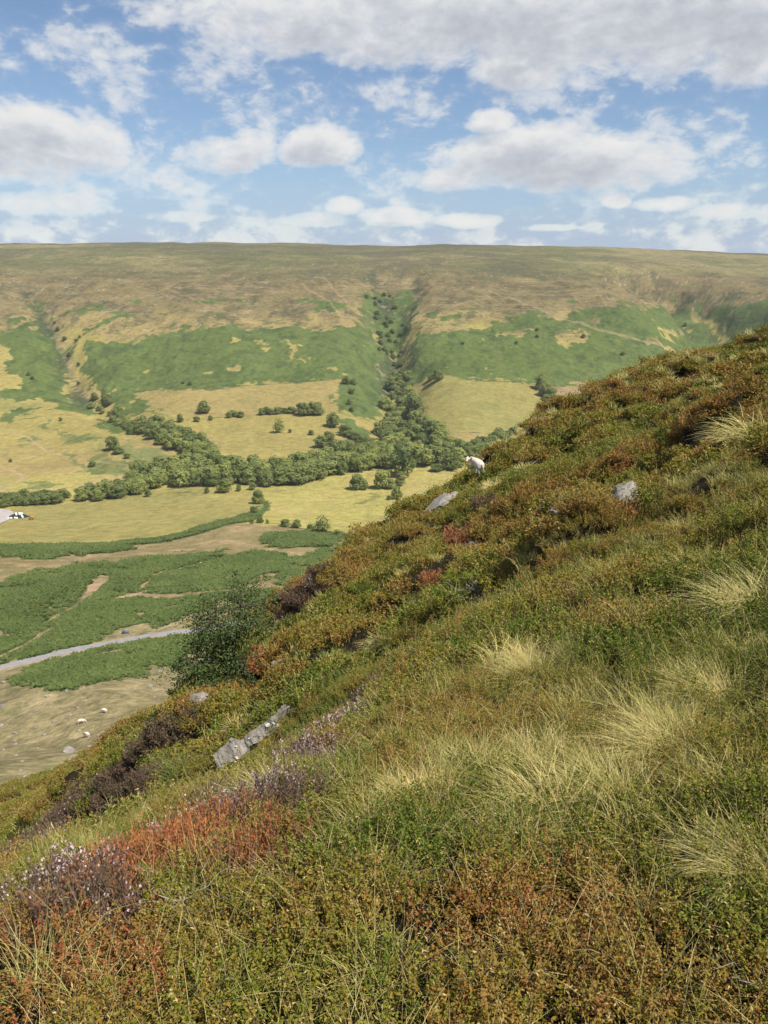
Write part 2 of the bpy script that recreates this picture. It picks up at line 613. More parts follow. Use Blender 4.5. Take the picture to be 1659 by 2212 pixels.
def new_mat(name):
    m = bpy.data.materials.new(name)
    m.use_nodes = True
    m.node_tree.nodes.clear()
    g = G(m.node_tree)
    out = g.node('ShaderNodeOutputMaterial')
    bs = g.node('ShaderNodeBsdfPrincipled')
    bs.inputs['Roughness'].default_value = 0.85
    bs.inputs['Specular IOR Level'].default_value = 0.2
    g.l.new(bs.outputs[0], out.inputs[0])
    return m, g, bs, out


def bump(g, bs, h, strength, dist):
    b = g.node('ShaderNodeBump')
    b.inputs['Strength'].default_value = strength
    b.inputs['Distance'].default_value = dist
    g.put(b.inputs['Height'], h)
    g.l.new(b.outputs[0], bs.inputs['Normal'])
    return b

# ------------------------------------------------------------------ ground sheets: one polar net, finer where it is near
PC = np.array((0.0, -6.0))
AZ = np.concatenate([np.linspace(R(-75), R(-31), 34)[:-1], np.linspace(R(-31), R(31), 700), np.linspace(R(31), R(75), 34)[1:]])


def rows(parts):
    out = []
    for (a, b, n) in parts:
        out.append(np.exp(np.linspace(math.log(a), math.log(b), n, endpoint=False)))
    return np.concatenate(out)


NEAR_R = np.concatenate([rows([(1.5, 75, 230)]), [75.0]])
FAR_R = np.concatenate([rows([(75, 260, 230), (260, 720, 260), (720, 960, 90), (960, 1420, 330), (1420, 2600, 170), (2600, 9000, 24)]), [9000.0]])


def net(rr):
    a, r = np.meshgrid(AZ, rr)
    x = PC[0] + r * np.sin(a)
    y = PC[1] + r * np.cos(a)
    nr, nc = x.shape
    i = np.arange(nr - 1)[:, None] * nc + np.arange(nc - 1)[None]
    f = np.stack([i, i + 1, i + nc + 1, i + nc], -1).reshape(-1, 4)
    return x.ravel(), y.ravel(), f


# ---- land cover of the valley
TAN = (.245, .190, .076)
OCHRE = (.245, .205, .068)
YELLOW = (.285, .250, .080)
OLIVEFIELD = (.205, .183, .062)
GREENFIELD = (.155, .165, .062)
BRACKEN = (.070, .102, .028)
BRACKEN_NEAR = (.060, .088, .026)
BROWN = (.105, .083, .044)
MOOR = (.108, .108, .045)
MOORDARK = (.075, .072, .040)
EARTH = (.33, .23, .145)
ROUGH = (.190, .152, .074)

BRACKEN_POLYS = [
    [(190, 730), (281, 735), (321, 725), (396, 714), (426, 712), (481, 704), (506, 702), (566, 714), (611, 707), (652, 714), (697, 719), (752, 709), (790, 690), (815, 740), (836, 780), (842, 812), (831, 855), (821, 905), (790, 905), (763, 893), (742, 890), (731, 873), (735, 820), (607, 827), (526, 830), (466, 840), (351, 845), (281, 848), (301, 880), (326, 897), (260, 900), (215, 850), (185, 800)],
    [(0, 715), (70, 696), (95, 690), (115, 714), (130, 760), (142, 785), (143, 820), (160, 850), (215, 893), (120, 887), (95, 857), (60, 862), (0, 874)],
    [(881, 758), (902, 732), (969, 714), (1068, 696), (1109, 678), (1156, 675), (1220, 700), (1240, 676), (1280, 662), (1330, 665), (1360, 670), (1420, 655), (1455, 665), (1520, 700), (1590, 743), (1500, 800), (1340, 832), (1150, 829), (1005, 821), (885, 816)],
    [(1447, 642), (1500, 652), (1560, 662), (1659, 650), (1720, 650), (1720, 760), (1600, 745), (1540, 690)],
    [(770, 640), (812, 625), (850, 640), (900, 622), (898, 660), (876, 720), (872, 810), (842, 812), (836, 760), (815, 735), (790, 690)], [(872, 640), (905, 625), (895, 660), (870, 720), (866, 690)],
    [(640, 650), (700, 648), (760, 655), (770, 668), (700, 668)],
    [(0, 890), (40, 880), (80, 886), (40, 905), (0, 912)], [(190, 905), (260, 905), (290, 925), (268, 940), (225, 925)],
    [(720, 905), (760, 905), (810, 940), (770, 960), (735, 925)],
]
TAN_ON_BRACKEN = [
    [(0, 748), (15, 790), (58, 832), (0, 842)], [(1215, 715), (1266, 712), (1262, 735), (1236, 742), (1217, 757)], [(1424, 722), (1460, 716), (1478, 722), (1470, 728), (1430, 728)],
    [(556, 738), (572, 742), (585, 760), (575, 762)], [(618, 735), (640, 738), (650, 770), (662, 785), (650, 785), (630, 752)], [(1395, 748), (1420, 746), (1450, 756), (1480, 770), (1450, 762)], [(1070, 718), (1150, 712), (1145, 720), (1080, 724)],
]
GREEN_PATCHES = [
    [(137, 931), (195, 935), (206, 946), (195, 960), (141, 957)], [(40, 948), (87, 960), (54, 962)], [(217, 968), (278, 1000), (278, 1022), (231, 1029), (180, 1015), (126, 989), (119, 978), (155, 989), (188, 1011)], [(40, 1040), (119, 1047), (108, 1056), (47, 1060)],
    [(95, 925), (125, 905), (128, 925), (80, 935)], [(880, 1075), (905, 1060), (930, 1075), (900, 1085)], [(680, 980), (720, 955), (760, 975), (700, 1000)], [(1130, 945), (1200, 900), (1160, 975), (1000, 975)],
    [(760, 1090), (800, 1060), (812, 1058), (790, 1090)], [(360, 1068), (425, 1062), (430, 1067), (380, 1071)],
]
BRACKEN_NEAR_POLYS = [
    [(-60, 1290), (0, 1266), (72, 1236), (120, 1234), (188, 1222), (217, 1214), (257, 1222), (225, 1238), (170, 1262), (120, 1298), (96, 1314), (116, 1338), (100, 1358), (40, 1378), (0, 1345), (-60, 1350)],
    [(257, 1222), (329, 1204), (441, 1198), (473, 1204), (361, 1230), (341, 1236), (313, 1258), (289, 1274), (225, 1296), (160, 1332), (118, 1345), (130, 1310), (180, 1268)],
    [(225, 1302), (300, 1300), (400, 1290), (440, 1300), (435, 1322), (380, 1337), (300, 1345), (230, 1365), (190, 1382), (100, 1408), (60, 1424), (-60, 1448), (-60, 1400), (60, 1377), (100, 1374), (160, 1334)],
    [(313, 1277), (340, 1245), (420, 1225), (500, 1205), (560, 1195), (610, 1200), (620, 1215), (600, 1235), (540, 1250), (500, 1270), (400, 1277)],
    [(52, 1460), (100, 1432), (192, 1412), (281, 1396), (401, 1376), (440, 1372), (430, 1408), (385, 1426), (313, 1446), (257, 1462), (217, 1478), (140, 1486), (48, 1482)],
    [(581, 1156), (665, 1148), (740, 1152), (700, 1180), (600, 1184)], [(594, 1260), (665, 1204), (770, 1176), (720, 1217), (640, 1262)],
    [(430, 1290), (520, 1280), (620, 1270), (600, 1290), (500, 1300)], [(440, 1372), (560, 1350), (590, 1340), (560, 1372), (480, 1400)],
    [(0, 1182), (200, 1176), (280, 1184), (200, 1196), (60, 1206), (0, 1196)],
]
STRIP = [(576, 1083), (556, 1108), (522, 1124), (480, 1131), (426, 1148), (343, 1167), (216, 1181), (0, 1185), (-60, 1186)]
ROAD_PX = [(-60, 1457), (0, 1443), (100, 1420), (200, 1398), (300, 1379), (393, 1366), (470, 1356), (555, 1343), (600, 1331), (660, 1318)]
TRACKS = [  # dirt tracks and sheep paths: pixels, half width in metres
    ([(-30, 1072), (0, 1058), (47, 1036), (50, 1029), (32, 1018), (0, 1007), (-30, 1000)], 2.2), ([(-20, 1070), (7, 1065), (126, 1054), (202, 1043), (278, 1027), (300, 1018)], 2.4),
    ([(0, 925), (60, 945), (100, 975), (140, 985)], 1.2), ([(30, 998), (100, 975)], 1.2), ([(140, 985), (230, 1000), (350, 1016), (400, 1014)], .9),
    ([(900, 1085), (935, 1065), (960, 1050)], 1.3), ([(265, 952), (290, 943)], 1.5), ([(700, 965), (820, 955), (850, 953)], 1.2),
    ([(120, 700), (135, 760), (150, 800), (160, 840), (185, 860)], 5.5), ([(96, 660), (120, 720), (150, 745)], 3.5), ([(852, 760), (852, 790), (850, 815)], 2.0),
    ([(220, 677), (290, 650), (360, 622), (430, 604)], 1.8), ([(360, 622), (430, 652), (510, 682), (570, 705)], 1.8), ([(360, 622), (480, 623), (600, 630)], 1.3), ([(650, 612), (700, 645), (740, 690)], 2.2),
    ([(700, 600), (735, 640), (760, 670)], 2.0), ([(640, 660), (675, 645)], 2.2), ([(1060, 628), (1130, 655), (1187, 680), (1240, 695)], 3.0), ([(1240, 695), (1300, 715), (1370, 732), (1440, 752), (1478, 770)], 3.8),
    ([(920, 700), (980, 660), (1060, 645)], 2.0), ([(1060, 640), (1200, 638), (1330, 634)], 1.6), ([(1290, 625), (1310, 660)], 1.5), ([(1310, 625), (1340, 612)], 1.3), ([(1170, 600), (1330, 610)], 1.0), ([(890, 715), (872, 750)], 3.0),
    ([(105, 1345), (160, 1310), (215, 1262), (225, 1245)], 3.6), ([(300, 1275), (340, 1238), (460, 1212)], 1.5), ([(225, 1300), (330, 1272), (370, 1270)], 2.0), ([(110, 1358), (40, 1400), (0, 1420)], 1.8),
]

MIX_R = 75.0


def paint(x, y, z):
    """base colour, 'roughness of cover' and kinds of cover for points of the valley and the far hills"""
    r = np.hypot(x, y)
    n = len(x)
    wx = x + fbm(x, y, 40, 4, 31) * np.clip(r * .012, 1, 9) + fbm(x, y, 9, 3, 131) * np.clip(r * .008, 1, 7)
    wy = y + fbm(x, y, 40, 4, 32) * np.clip(r * .012, 1, 9) * 1.4 + fbm(x, y, 9, 3, 132) * np.clip(r * .010, 1, 9)
    n1 = fbm(x, y, 120, 5, 33, .6)
    n2 = fbm(x, y * .5, 30, 4, 34, .6)
    n3 = fbm(x, y, 9, 3, 35, .6)
    col = np.tile(np.array(TAN), (n, 1))
    rel = np.zeros(n)

    def lay(mask, c):
        nonlocal col
        m = np.asarray(mask, float)[:, None]
        col = col * (1 - m) + np.array(c)[None] * m

    # far side, by height
    far = sstep(r, 760, 830)
    lay(far, OCHRE)
    lay(sstep(n1 + n3 * .4, -.1, .5) * far * .5, TAN)
    lay(sstep(fbm(x, y, 45, 4, 92, .6), .25, .9) * far * .45, (.120, .140, .05))
    up = sstep(z + n1 * 14, -82, -66) * sstep(r, 1000, 1060)
    lay(up, (.150, .121, .056))
    hz_ = fbm(x * .16 + n3 * .8, z * 2.2 + n2 * 4, 9, 4, 76, .6)
    n4 = fbm(x, y * .8, 26, 4, 70, .62)
    lay(up * sstep(n4 + n1 * .5 + hz_ * .35 + (z + 10) * .010, -.30, .45) * .9, BROWN)
    lay(up * sstep(hz_ + n3 * .3, .25, .75) * .55, (.225, .175, .098))
    lay(up * sstep(n3 + n4 * .7, .30, .85) * .55, (.065, .072, .036))
    low = up * (1 - sstep(z + n4 * 16 + n1 * 10, -66, -44))
    lay(low * .8, TAN)
    lay(low * sstep(n3 + n4 * .6, .25, .6) * .7, (.075, .088, .036))
    top = sstep(z + n2 * 10 + n1 * 10, -2, 24) * sstep(r, 1200, 1300)
    lay(top, MOOR)
    sx = fbm(x, y, 330, 5, 36, .62)
    lay(top * sstep(sx + n3 * .25, -.15, .4) * .9, MOORDARK)
    lay(top * sstep(fbm(x, y * .25, 90, 4, 37), .15, .7) * .6, (.10, .082, .052))
    lay(top * sstep(-sx + n2 * .4, .12, .6) * .65, (.225, .185, .085))
    lay(top * sstep(n2, .3, .8) * .55, BROWN)
    lay(top * sstep(hz_, .25, .8) * .35, (.19, .155, .078))
    spk = fbm(x, y, 4.5, 2, 97)
    lay((up * (1 - top * .5)) * sstep(spk + n4 * .4, .45, .8) * .6, (.055, .060, .030))
    lay(up * sstep(fbm(x + 300, y, 3.6, 2, 98), .95, 1.2) * .7, (.30, .265, .20))
    lay(up * sstep(fbm(x * .22, z * 3.0 + x * .02, 5, 3, 99), .55, .8) * (1 - top) * .45, (.24, .185, .10))
    lay(top * sstep(fbm(x, y, 22, 4, 100, .65), .25, .7) * .45, (.070, .068, .034))
    # bracken
    br = np.zeros(n, bool)
    for pp in BR_W:
        br |= in_poly(wx, wy, pp)
    scatter_br = up.astype(bool) & (z < -30) & (fbm(x, y, 24, 3, 38) > .62) & (r > 900)
    br |= scatter_br
    for pp in TANBR_W:
        br &= ~in_poly(wx, wy, pp)
    br &= ~((fbm(x, y * .7, 34, 4, 39) > .92) & (r > 900))
    brm = br * np.clip(.93 + .1 * n3, 0, 1)
    lay(brm, BRACKEN)
    lay(brm * sstep(n1 + n2 * .5, -.2, .8) * .55, (.088, .118, .040))
    lay(brm * sstep(n3 + n2 * .3, .35, .9) * .4, (.125, .122, .050))
    lay(brm * sstep(fbm(x, y, 14, 3, 95), .1, .8) * .55, (.040, .064, .024))
    lay(brm * sstep(fbm(x, y * .4, 7, 3, 96), .45, .9) * .5, (.036, .055, .024))
    # near floor fields
    fl = (1 - sstep(r, 700, 760)) * sstep(r + n1 * 10, 300, 340)
    lay(fl, YELLOW)
    lay(fl * sstep(n1 + .3 * n2 + .3 * n3, -.1, .6) * .6, (.205, .185, .072))
    lay(fl * sstep(-n1 + .5 * n3, .2, .8) * .5, (.31, .24, .105))
    for pp, c in FIELD_W:
        m = in_poly(wx, wy, pp)
        lay(m * .92, c)
        lay(m * sstep(fbm(x, y, 38, 4, 90, .6), .1, .9) * .35, (.135, .150, .055))
        lay(m * sstep(n2 * .6 + n3 * .6, .0, .8) * .35, tuple(v * .78 for v in c))
        lay(m * sstep(-n2 * .5 + n1 * .7, .0, .7) * .35, (c[0] * 1.2, c[1] * 1.1, c[2] * 1.1))
    # rough ground below the strip and the grazed slope
    rough = in_poly(wx, wy, ROUGH_W)
    lay(rough * .95, ROUGH)
    lay(rough * sstep(n3 + n2 * .5, .1, .7) * .55, (.16, .135, .07))
    lay(rough * sstep(-n3 + n1 * .5, .1, .7) * .4, (.33, .23, .14))
    graze = 1 - sstep(r, 225, 262)
    lay(graze, (.225, .185, .096))
    lay(graze * sstep(fbm(x, y * 1.0 + x * .35, 5, 4, 41, .65), .0, .7) * .6, (.12, .115, .052))
    lay(graze * sstep(fbm(x + 50, y, 3.2, 3, 42), .25, .8) * .55, (.33, .265, .155))
    lay(graze * sstep(fbm(x - 20, y, 1.3, 2, 142), .35, .9) * .45, (.10, .098, .045))
    lay(graze * sstep(fbm(x, y, 22, 3, 43), .2, .8) * .35, (.13, .135, .06))
    g2 = np.zeros(n, bool)
    for pp in GREEN_W:
        g2 |= in_poly(wx, wy, pp)
    lay(g2 * np.clip(.7 + .3 * n3, 0, 1), (.085, .115, .040))
    b2 = np.zeros(n, bool)
    w2x = x + fbm(x, y, 9, 3, 44) * 3.2 + fbm(x, y, 2.2, 2, 144) * 2.0
    w2y = y + fbm(x, y, 9, 3, 45) * 3.2 + fbm(x, y, 2.2, 2, 145) * 2.0
    for pp in BRN_W:
        b2 |= in_poly(w2x, w2y, pp)
    d, _ = seg_dist(w2x, w2y, STRIP_W)
    b2 |= (d < 5.5 + 3 * n1)
    b2 |= rough & (fbm(x, y, 13, 4, 46, .6) > .82)
    b2 &= ~(fbm(x, y, 11, 3, 47) > .85)
    lay(b2 * .95, BRACKEN_NEAR)
    lay(b2 * sstep(n3, .2, .9) * .35, (.075, .12, .035))
    # lower edge of the moor: bilberry slope under the near hill
    bil = 1 - sstep(r + fbm(x, y, 14, 4, 48) * 9, 66, 84)
    lay(bil, (.115, .105, .032))
    lay(bil * sstep(fbm(x - y * .3, y, 5, 4, 49), -.1, .5) * .8, (.075, .052, .030))
    # bare tracks
    for pl, hw in TRACK_W:
        xs = [p[0] for p in pl]
        ys = [p[1] for p in pl]
        m = (x > min(xs) - 20) & (x < max(xs) + 20) & (y > min(ys) - 20) & (y < max(ys) + 20)
        if not m.any():
            continue
        d, t = seg_dist(x[m] + fbm(x[m], y[m], 18, 3, 51) * hw * .7, y[m] + fbm(x[m], y[m], 18, 3, 52) * hw * .7, pl)
        k = np.zeros(n)
        k[m] = (1 - sstep(d, hw * .55, hw * 1.25)) * np.clip(.75 + .35 * fbm(x[m], y[m], 12, 3, 53), 0, 1)
        lay(k * (.9 if r[m].mean() < 900 else .6), EARTH if r[m].mean() < 900 else (.27, .205, .115))
        br &= ~(k > .5)
        b2 &= ~(k > .4)
    for pl, hw in EDGE_W:                       # overgrown field boundaries
        xs = [p[0] for p in pl]
        ys = [p[1] for p in pl]
        m = (x > min(xs) - 20) & (x < max(xs) + 20) & (y > min(ys) - 20) & (y < max(ys) + 20)
        d, t = seg_dist(x[m] + fbm(x[m], y[m], 15, 2, 54) * 1.5, y[m] + fbm(x[m], y[m], 15, 2, 55) * 1.5, pl)
        k = np.zeros(n)
        k[m] = (1 - sstep(d, hw * .5, hw * 1.4)) * np.clip(.6 + .6 * fbm(x[m], y[m], 10, 3, 56), 0, 1)
        lay(k * .85, (.062, .075, .032))
    d, _ = seg_dist(x, y, ROAD_W)
    lay((1 - sstep(d, 2.2, 4.2)) * .8, (.30, .225, .14))
    b2 &= d > 2.6
    for (pl, w, dep) in CARVES[:3]:
        d, t = seg_dist(x, y, pl)
        k = (1 - sstep(d + n3 * w * .4, w * .15, w * .8)) * (r > 1000)
        lay(k * sstep(n3 + n2, -.7, .4) * .85, (.044, .054, .028))
        lay(k * sstep(-n3 + n2 * .5, .55, .95) * .6, (.22, .175, .11))
    return col, br, b2


BR_W = [world_poly(p) for p in BRACKEN_POLYS]
TANBR_W = [world_poly(p) for p in TAN_ON_BRACKEN]
GREEN_W = [world_poly(p) for p in GREEN_PATCHES]
BRN_W = [world_poly(p) for p in BRACKEN_NEAR_POLYS]
STRIP_W = world_poly(STRIP)
ROAD_W = world_poly(ROAD_PX[:-1])
TRACK_W = [(world_poly(p), w) for p, w in TRACKS]
EDGE_W = [(world_poly(p), w) for p, w in [([(283, 848), (466, 841), (607, 828), (735, 821)], 2.2), ([(300, 887), (380, 906), (440, 905), (560, 896), (700, 895)], 1.6), ([(890, 817), (1005, 822), (1140, 829), (1340, 836)], 2.2), ([(0, 908), (90, 899), (185, 904), (250, 914)], 1.6), ([(960, 940), (1110, 946)], 1.6), ([(130, 1084), (300, 1066), (440, 1048), (560, 1046)], 2.0), ([(570, 1048), (700, 1030), (760, 1012), (850, 1018)], 1.6), ([(268, 975), (340, 1016), (440, 1006)], 1.4), ([(895, 1020), (960, 1008), (1010, 998)], 1.5), ([(576, 1130), (700, 1150), (800, 1158)], 1.2)]]
ROUGH_W = world_poly([(-80, 1192), (0, 1186), (216, 1180), (343, 1166), (426, 1147), (480, 1130), (560, 1130), (640, 1142), (720, 1150), (790, 1162), (770, 1190), (640, 1275), (560, 1340), (300, 1376), (0, 1440), (-80, 1456)])
FIELD_W = [
    (world_poly([(895, 818), (1005, 823), (1140, 829), (1160, 850), (1185, 885), (1150, 910), (1110, 945), (965, 940), (920, 900)]), OLIVEFIELD),
    (world_poly([(1190, 832), (1320, 836), (1300, 850), (1230, 880), (1195, 870)]), (.22, .16, .092)),
    (world_poly([(283, 848), (466, 841), (607, 828), (733, 822), (730, 873), (735, 890), (660, 893), (560, 893), (440, 902), (380, 905), (305, 885)]), (.235, .185, .072)),
    (world_poly([(440, 905), (560, 896), (700, 897), (740, 930), (700, 965), (640, 1000), (560, 1003), (480, 975), (440, 940)]), (.24, .200, .068)),
    (world_poly([(274, 946), (360, 970), (444, 1006), (339, 1016), (281, 1011), (267, 978)]), GREENFIELD),
    (world_poly([(0, 1097), (130, 1085), (300, 1068), (440, 1050), (545, 1055), (560, 1105), (480, 1128), (340, 1163), (0, 1183)]), (.24, .205, .072)),
]


def land_mat():
    m, g, bs, out = new_mat('moorland')
    a = g.node('ShaderNodeAttribute', attribute_name='cover')
    geo = g.node('ShaderNodeNewGeometry')
    pos = geo.outputs['Position']
    n1 = g.noise(pos, .9, 5, .65)
    n2 = g.noise(pos, .16, 5, .65)
    n3 = g.noise(pos, .035, 4, .6)
    f = g.math('ADD', g.math('MULTIPLY', n1, .7), g.math('ADD', g.math('MULTIPLY', n2, .7), g.math('MULTIPLY', n3, .35)))
    f = g.maprange(f, .55, 1.2, .50, 1.55, False)
    cc = g.node('ShaderNodeVectorMath', operation='SCALE')
    g.put(cc.inputs[0], a.outputs['Color'])
    g.put(cc.inputs['Scale'], f)
    g.put(bs.inputs['Base Color'], cc.outputs[0])
    bs.inputs['Roughness'].default_value = 1.0
    bs.inputs['Specular IOR Level'].default_value = 0.05
    h = g.math('ADD', g.math('MULTIPLY', g.noise(pos, .12, 5, .65), 4.0), g.math('MULTIPLY', n1, .5))
    bump(g, bs, h, .6, 1.0)
    return m


def near_mat():
    m, g, bs, out = new_mat('peaty_turf')
    geo = g.node('ShaderNodeNewGeometry')
    pos = geo.outputs['Position']
    c = g.ramp(g.noise(pos, 1.7, 6, .65), [(.3, (.012, .009, .006)), (.5, (.028, .022, .010)), (.7, (.06, .048, .02))])
    g.put(bs.inputs['Base Color'], c)
    bs.inputs['Roughness'].default_value = 1.0
    bump(g, bs, g.noise(pos, 11, 7, .7), 1.0, .22)
    return m


MAT_LAND = land_mat()
MAT_NEAR = near_mat()

x, y, f = net(NEAR_R)
z = height(x, y)
me = mesh_np('near_hillside', np.stack([x, y, z], -1), f, True)
o = obj('hillside', me, MAT_NEAR)
tag(o, 'steep near hillside of bilberry heather and moor grass falling to the left', 'hillside', kind='structure')

x, y, f = net(FAR_R)
z = height(x, y)
cover, is_br, is_brn = paint(x, y, z)
rr = np.hypot(x, y)
z = z + is_br * (.5 + .55 * fbm(x, y, 5, 2, 61)) + is_brn * (.15 + .3 * fbm(x, y, 2.4, 2, 62))
me = mesh_np('valley', np.stack([x, y, z], -1), f, True)
set_col(me, 'cover', cover)
o = obj('valley_ground', me, MAT_LAND)
tag(o, 'broad valley of dry fields and bracken with moorland plateau beyond', 'valley', kind='structure')

# ------------------------------------------------------------------ plant pieces (arrays of leaf and blade faces)
class Leaves:
    """collects leaf faces: every leaf is a folded rhombus with its own random value"""
    def __init__(self):
        self.v, self.f, self.lv, self.kd = [], [], [], []
        self.n = 0

    def leaf(self, P, D, N, L, W, kind=0.0, lv=None, fold=.18):
        """P base points, D unit axes, N rough normals, L lengths, W widths"""
        P = np.asarray(P, float)
        k = len(P)
        D = D / np.linalg.norm(D, axis=1, keepdims=True)
        S = np.cross(D, N)
        S /= (np.linalg.norm(S, axis=1, keepdims=True) + 1e-9)
        U = np.cross(S, D)
        L = np.broadcast_to(np.asarray(L, float), (k,))[:, None]
        W = np.broadcast_to(np.asarray(W, float), (k,))[:, None]
        a = P
        b = P + D * L * .5 + S * W * .5 + U * W * fold
        c = P + D * L
        d = P + D * L * .5 - S * W * .5 + U * W * fold
        self.v.append(np.stack([a, b, c, d], 1).reshape(-1, 3))
        self.f.append(np.arange(self.n, self.n + 4 * k).reshape(k, 4))
        self.n += 4 * k
        if lv is None:
            lv = RNG.random(k)
        self.lv.append(np.repeat(np.broadcast_to(lv, (k,)), 4))
        self.kd.append(np.full(4 * k, kind, float))

    def blade(self, P, D, L, W, droop, segs=3, kind=0.0, lv=None):
        """grass blades: ribbons that leave along D and bend down"""
        k = len(P)
        D = D / np.linalg.norm(D, axis=1, keepdims=True)
        L = np.broadcast_to(np.asarray(L, float), (k,))
        W = np.broadcast_to(np.asarray(W, float), (k,))
        droop = np.broadcast_to(np.asarray(droop, float), (k,))
        if lv is None:
            lv = RNG.random(k)
        side = np.cross(D, np.array((0, 0, 1.0))[None] + RNG.normal(0, .25, (k, 3)))
        side /= np.linalg.norm(side, axis=1, keepdims=True) + 1e-9
        p = P.copy()
        d = D.copy()
        ring = []
        for s in range(segs + 1):
            w = W * (1 - (s / segs) ** 1.6) * .5 + W * .03
            ring.append((p - side * w[:, None], p + side * w[:, None]))
            p = p + d * (L / segs)[:, None]
            d = d + np.stack([d[:, 0] * .15, d[:, 1] * .15, -droop / segs * 1.6 * np.ones(k)], 1)
            d /= np.linalg.norm(d, axis=1, keepdims=True)
        vv = np.stack([np.stack(q, 1) for q in ring], 1)            # k, segs+1, 2, 3
        base = self.n + np.arange(k)[:, None] * (segs + 1) * 2 + np.arange(segs)[None] * 2
        f = np.stack([base, base + 1, base + 3, base + 2], -1).reshape(-1, 4)
        self.v.append(vv.reshape(-1, 3))
        self.f.append(f)
        self.n += k * (segs + 1) * 2
        self.lv.append(np.repeat(lv, (segs + 1) * 2))
        self.kd.append(np.full(k * (segs + 1) * 2, kind, float))

    def mesh(self, name, mat):
        me = mesh_np(name, np.concatenate(self.v), np.concatenate(self.f))
        set_val(me, 'lv', np.concatenate(self.lv))
        set_val(me, 'kd', np.concatenate(self.kd))
        me.materials.append(mat)
        return me


def disc(n, rad, power=.5):
    a = RNG.random(n) * 2 * math.pi
    q = rad * RNG.random(n) ** power
    return np.stack([np.cos(a) * q, np.sin(a) * q, np.zeros(n)], 1)


def rdir(n, up=0.0):
    v = RNG.normal(0, 1, (n, 3))
    v /= np.linalg.norm(v, axis=1, keepdims=True)
    v[:, 2] = v[:, 2] + up
    return v / np.linalg.norm(v, axis=1, keepdims=True)


def bilberry_mesh(name, rad, hgt, stems, per, leaf, mat, droop=0.0):
    L = Leaves()
    base = disc(stems, rad, .5)
    hh = hgt * (.55 + .6 * RNG.random(stems)) * (1 - .35 * (np.hypot(base[:, 0], base[:, 1]) / rad) ** 2)
    lean = np.stack([base[:, 0], base[:, 1], np.zeros(stems)], 1) / rad * .35 + RNG.normal(0, .22, (stems, 3))
    lean[:, 2] = 1.0
    axis = lean / np.linalg.norm(lean, axis=1, keepdims=True)
    base = base - np.array((0, 0, hgt * .12))
    L.blade(base, axis, hh * 1.02, leaf * .16, .05, 1, kind=1.0)
    t = .25 + .78 * RNG.random((stems, per)) ** .75
    P = base[:, None] + axis[:, None] * (t * hh[:, None])[..., None] + RNG.normal(0, leaf * .55, (stems, per, 3))
    P = P.reshape(-1, 3)
    k = len(P)
    D = rdir(k, .15)
    lv = np.clip(np.repeat(RNG.random(stems) * .7, per) + RNG.random(k) * .5 - .1, 0, 1)
    N = rdir(k, 1.3)
    ln, wd = leaf * (.55 + .75 * RNG.random(k)), leaf * (.38 + .32 * RNG.random(k))
    dry = RNG.random(k) < .17
    m = ~dry
    L.leaf(P[m], D[m], N[m], ln[m], wd[m], 0.0, lv[m])
    L.leaf(P[dry], D[dry], N[dry], ln[dry] * 1.15, wd[dry] * .6, 3.0, lv[dry])
    # a few thin dry grass blades grow through the sprigs
    q = max(5, stems // 4)
    B = disc(q, rad * 1.1)
    L.blade(B, np.stack([RNG.normal(0, .45, q), RNG.normal(0, .45, q), np.ones(q)], 1), hgt * (1.0 + .7 * RNG.random(q)), leaf * .17, .5, 3, kind=3.0)
    return L.mesh(name, mat)


def heather_mesh(name, rad, hgt, stems, per, leaf, mat, bloom=0.0, spread=.6, bare=0.0):
    L = Leaves()
    base = disc(stems, rad * .75, .5)
    hh = hgt * (.6 + .5 * RNG.random(stems)) * (1 - .3 * (np.hypot(base[:, 0], base[:, 1]) / rad) ** 2)
    lean = np.stack([base[:, 0], base[:, 1], np.zeros(stems)], 1) / rad * spread + RNG.normal(0, .16, (stems, 3))
    lean[:, 2] = 1.0
    axis = lean / np.linalg.norm(lean, axis=1, keepdims=True)
    base = base - np.array((0, 0, hgt * .12))
    L.blade(base, axis, hh, leaf * .20, .05, 2, kind=1.0)
    lo = .18 + bare
    t = lo + (1.02 - lo) * RNG.random((stems, per))
    P = (base[:, None] + axis[:, None] * (t * hh[:, None])[..., None] + RNG.normal(0, leaf * .38, (stems, per, 3))).reshape(-1, 3)
    k = len(P)
    D = np.repeat(axis, per, 0) * 1.0 + RNG.normal(0, .42, (k, 3))
    kd = 0.0
    tt = t.ravel()
    fl = (tt > .62) & (RNG.random(k) < bloom)
    lv = np.clip(np.repeat(RNG.random(stems) * .6, per) + RNG.random(k) * .4, 0, 1)
    m = ~fl
    L.leaf(P[m], D[m], rdir(m.sum()), leaf * (.7 + .6 * RNG.random(m.sum())), leaf * .30, 0.0, lv[m])
    if fl.any():
        L.leaf(P[fl], D[fl], rdir(fl.sum()), leaf * .62, leaf * .5, 2.0, lv[fl])
    return L.mesh(name, mat)


def grass_mesh(name, rad, length, blades, width, mat, droop=.8, spread=.9, lean=(0, 0), segs=4):
    L = Leaves()
    P = disc(blades, rad, .6)
    a = RNG.random(blades) * 2 * math.pi
    s = spread * RNG.random(blades) ** .8
    D = np.stack([np.cos(a) * s + P[:, 0] / rad * spread * .6 + lean[0], np.sin(a) * s + P[:, 1] / rad * spread * .6 + lean[1], np.ones(blades)], 1)
    P[:, 2] -= .03
    L.blade(P, D, length * (.45 + .65 * RNG.random(blades)), width, droop * (.4 + .9 * RNG.random(blades)), segs)
    return L.mesh(name, mat)


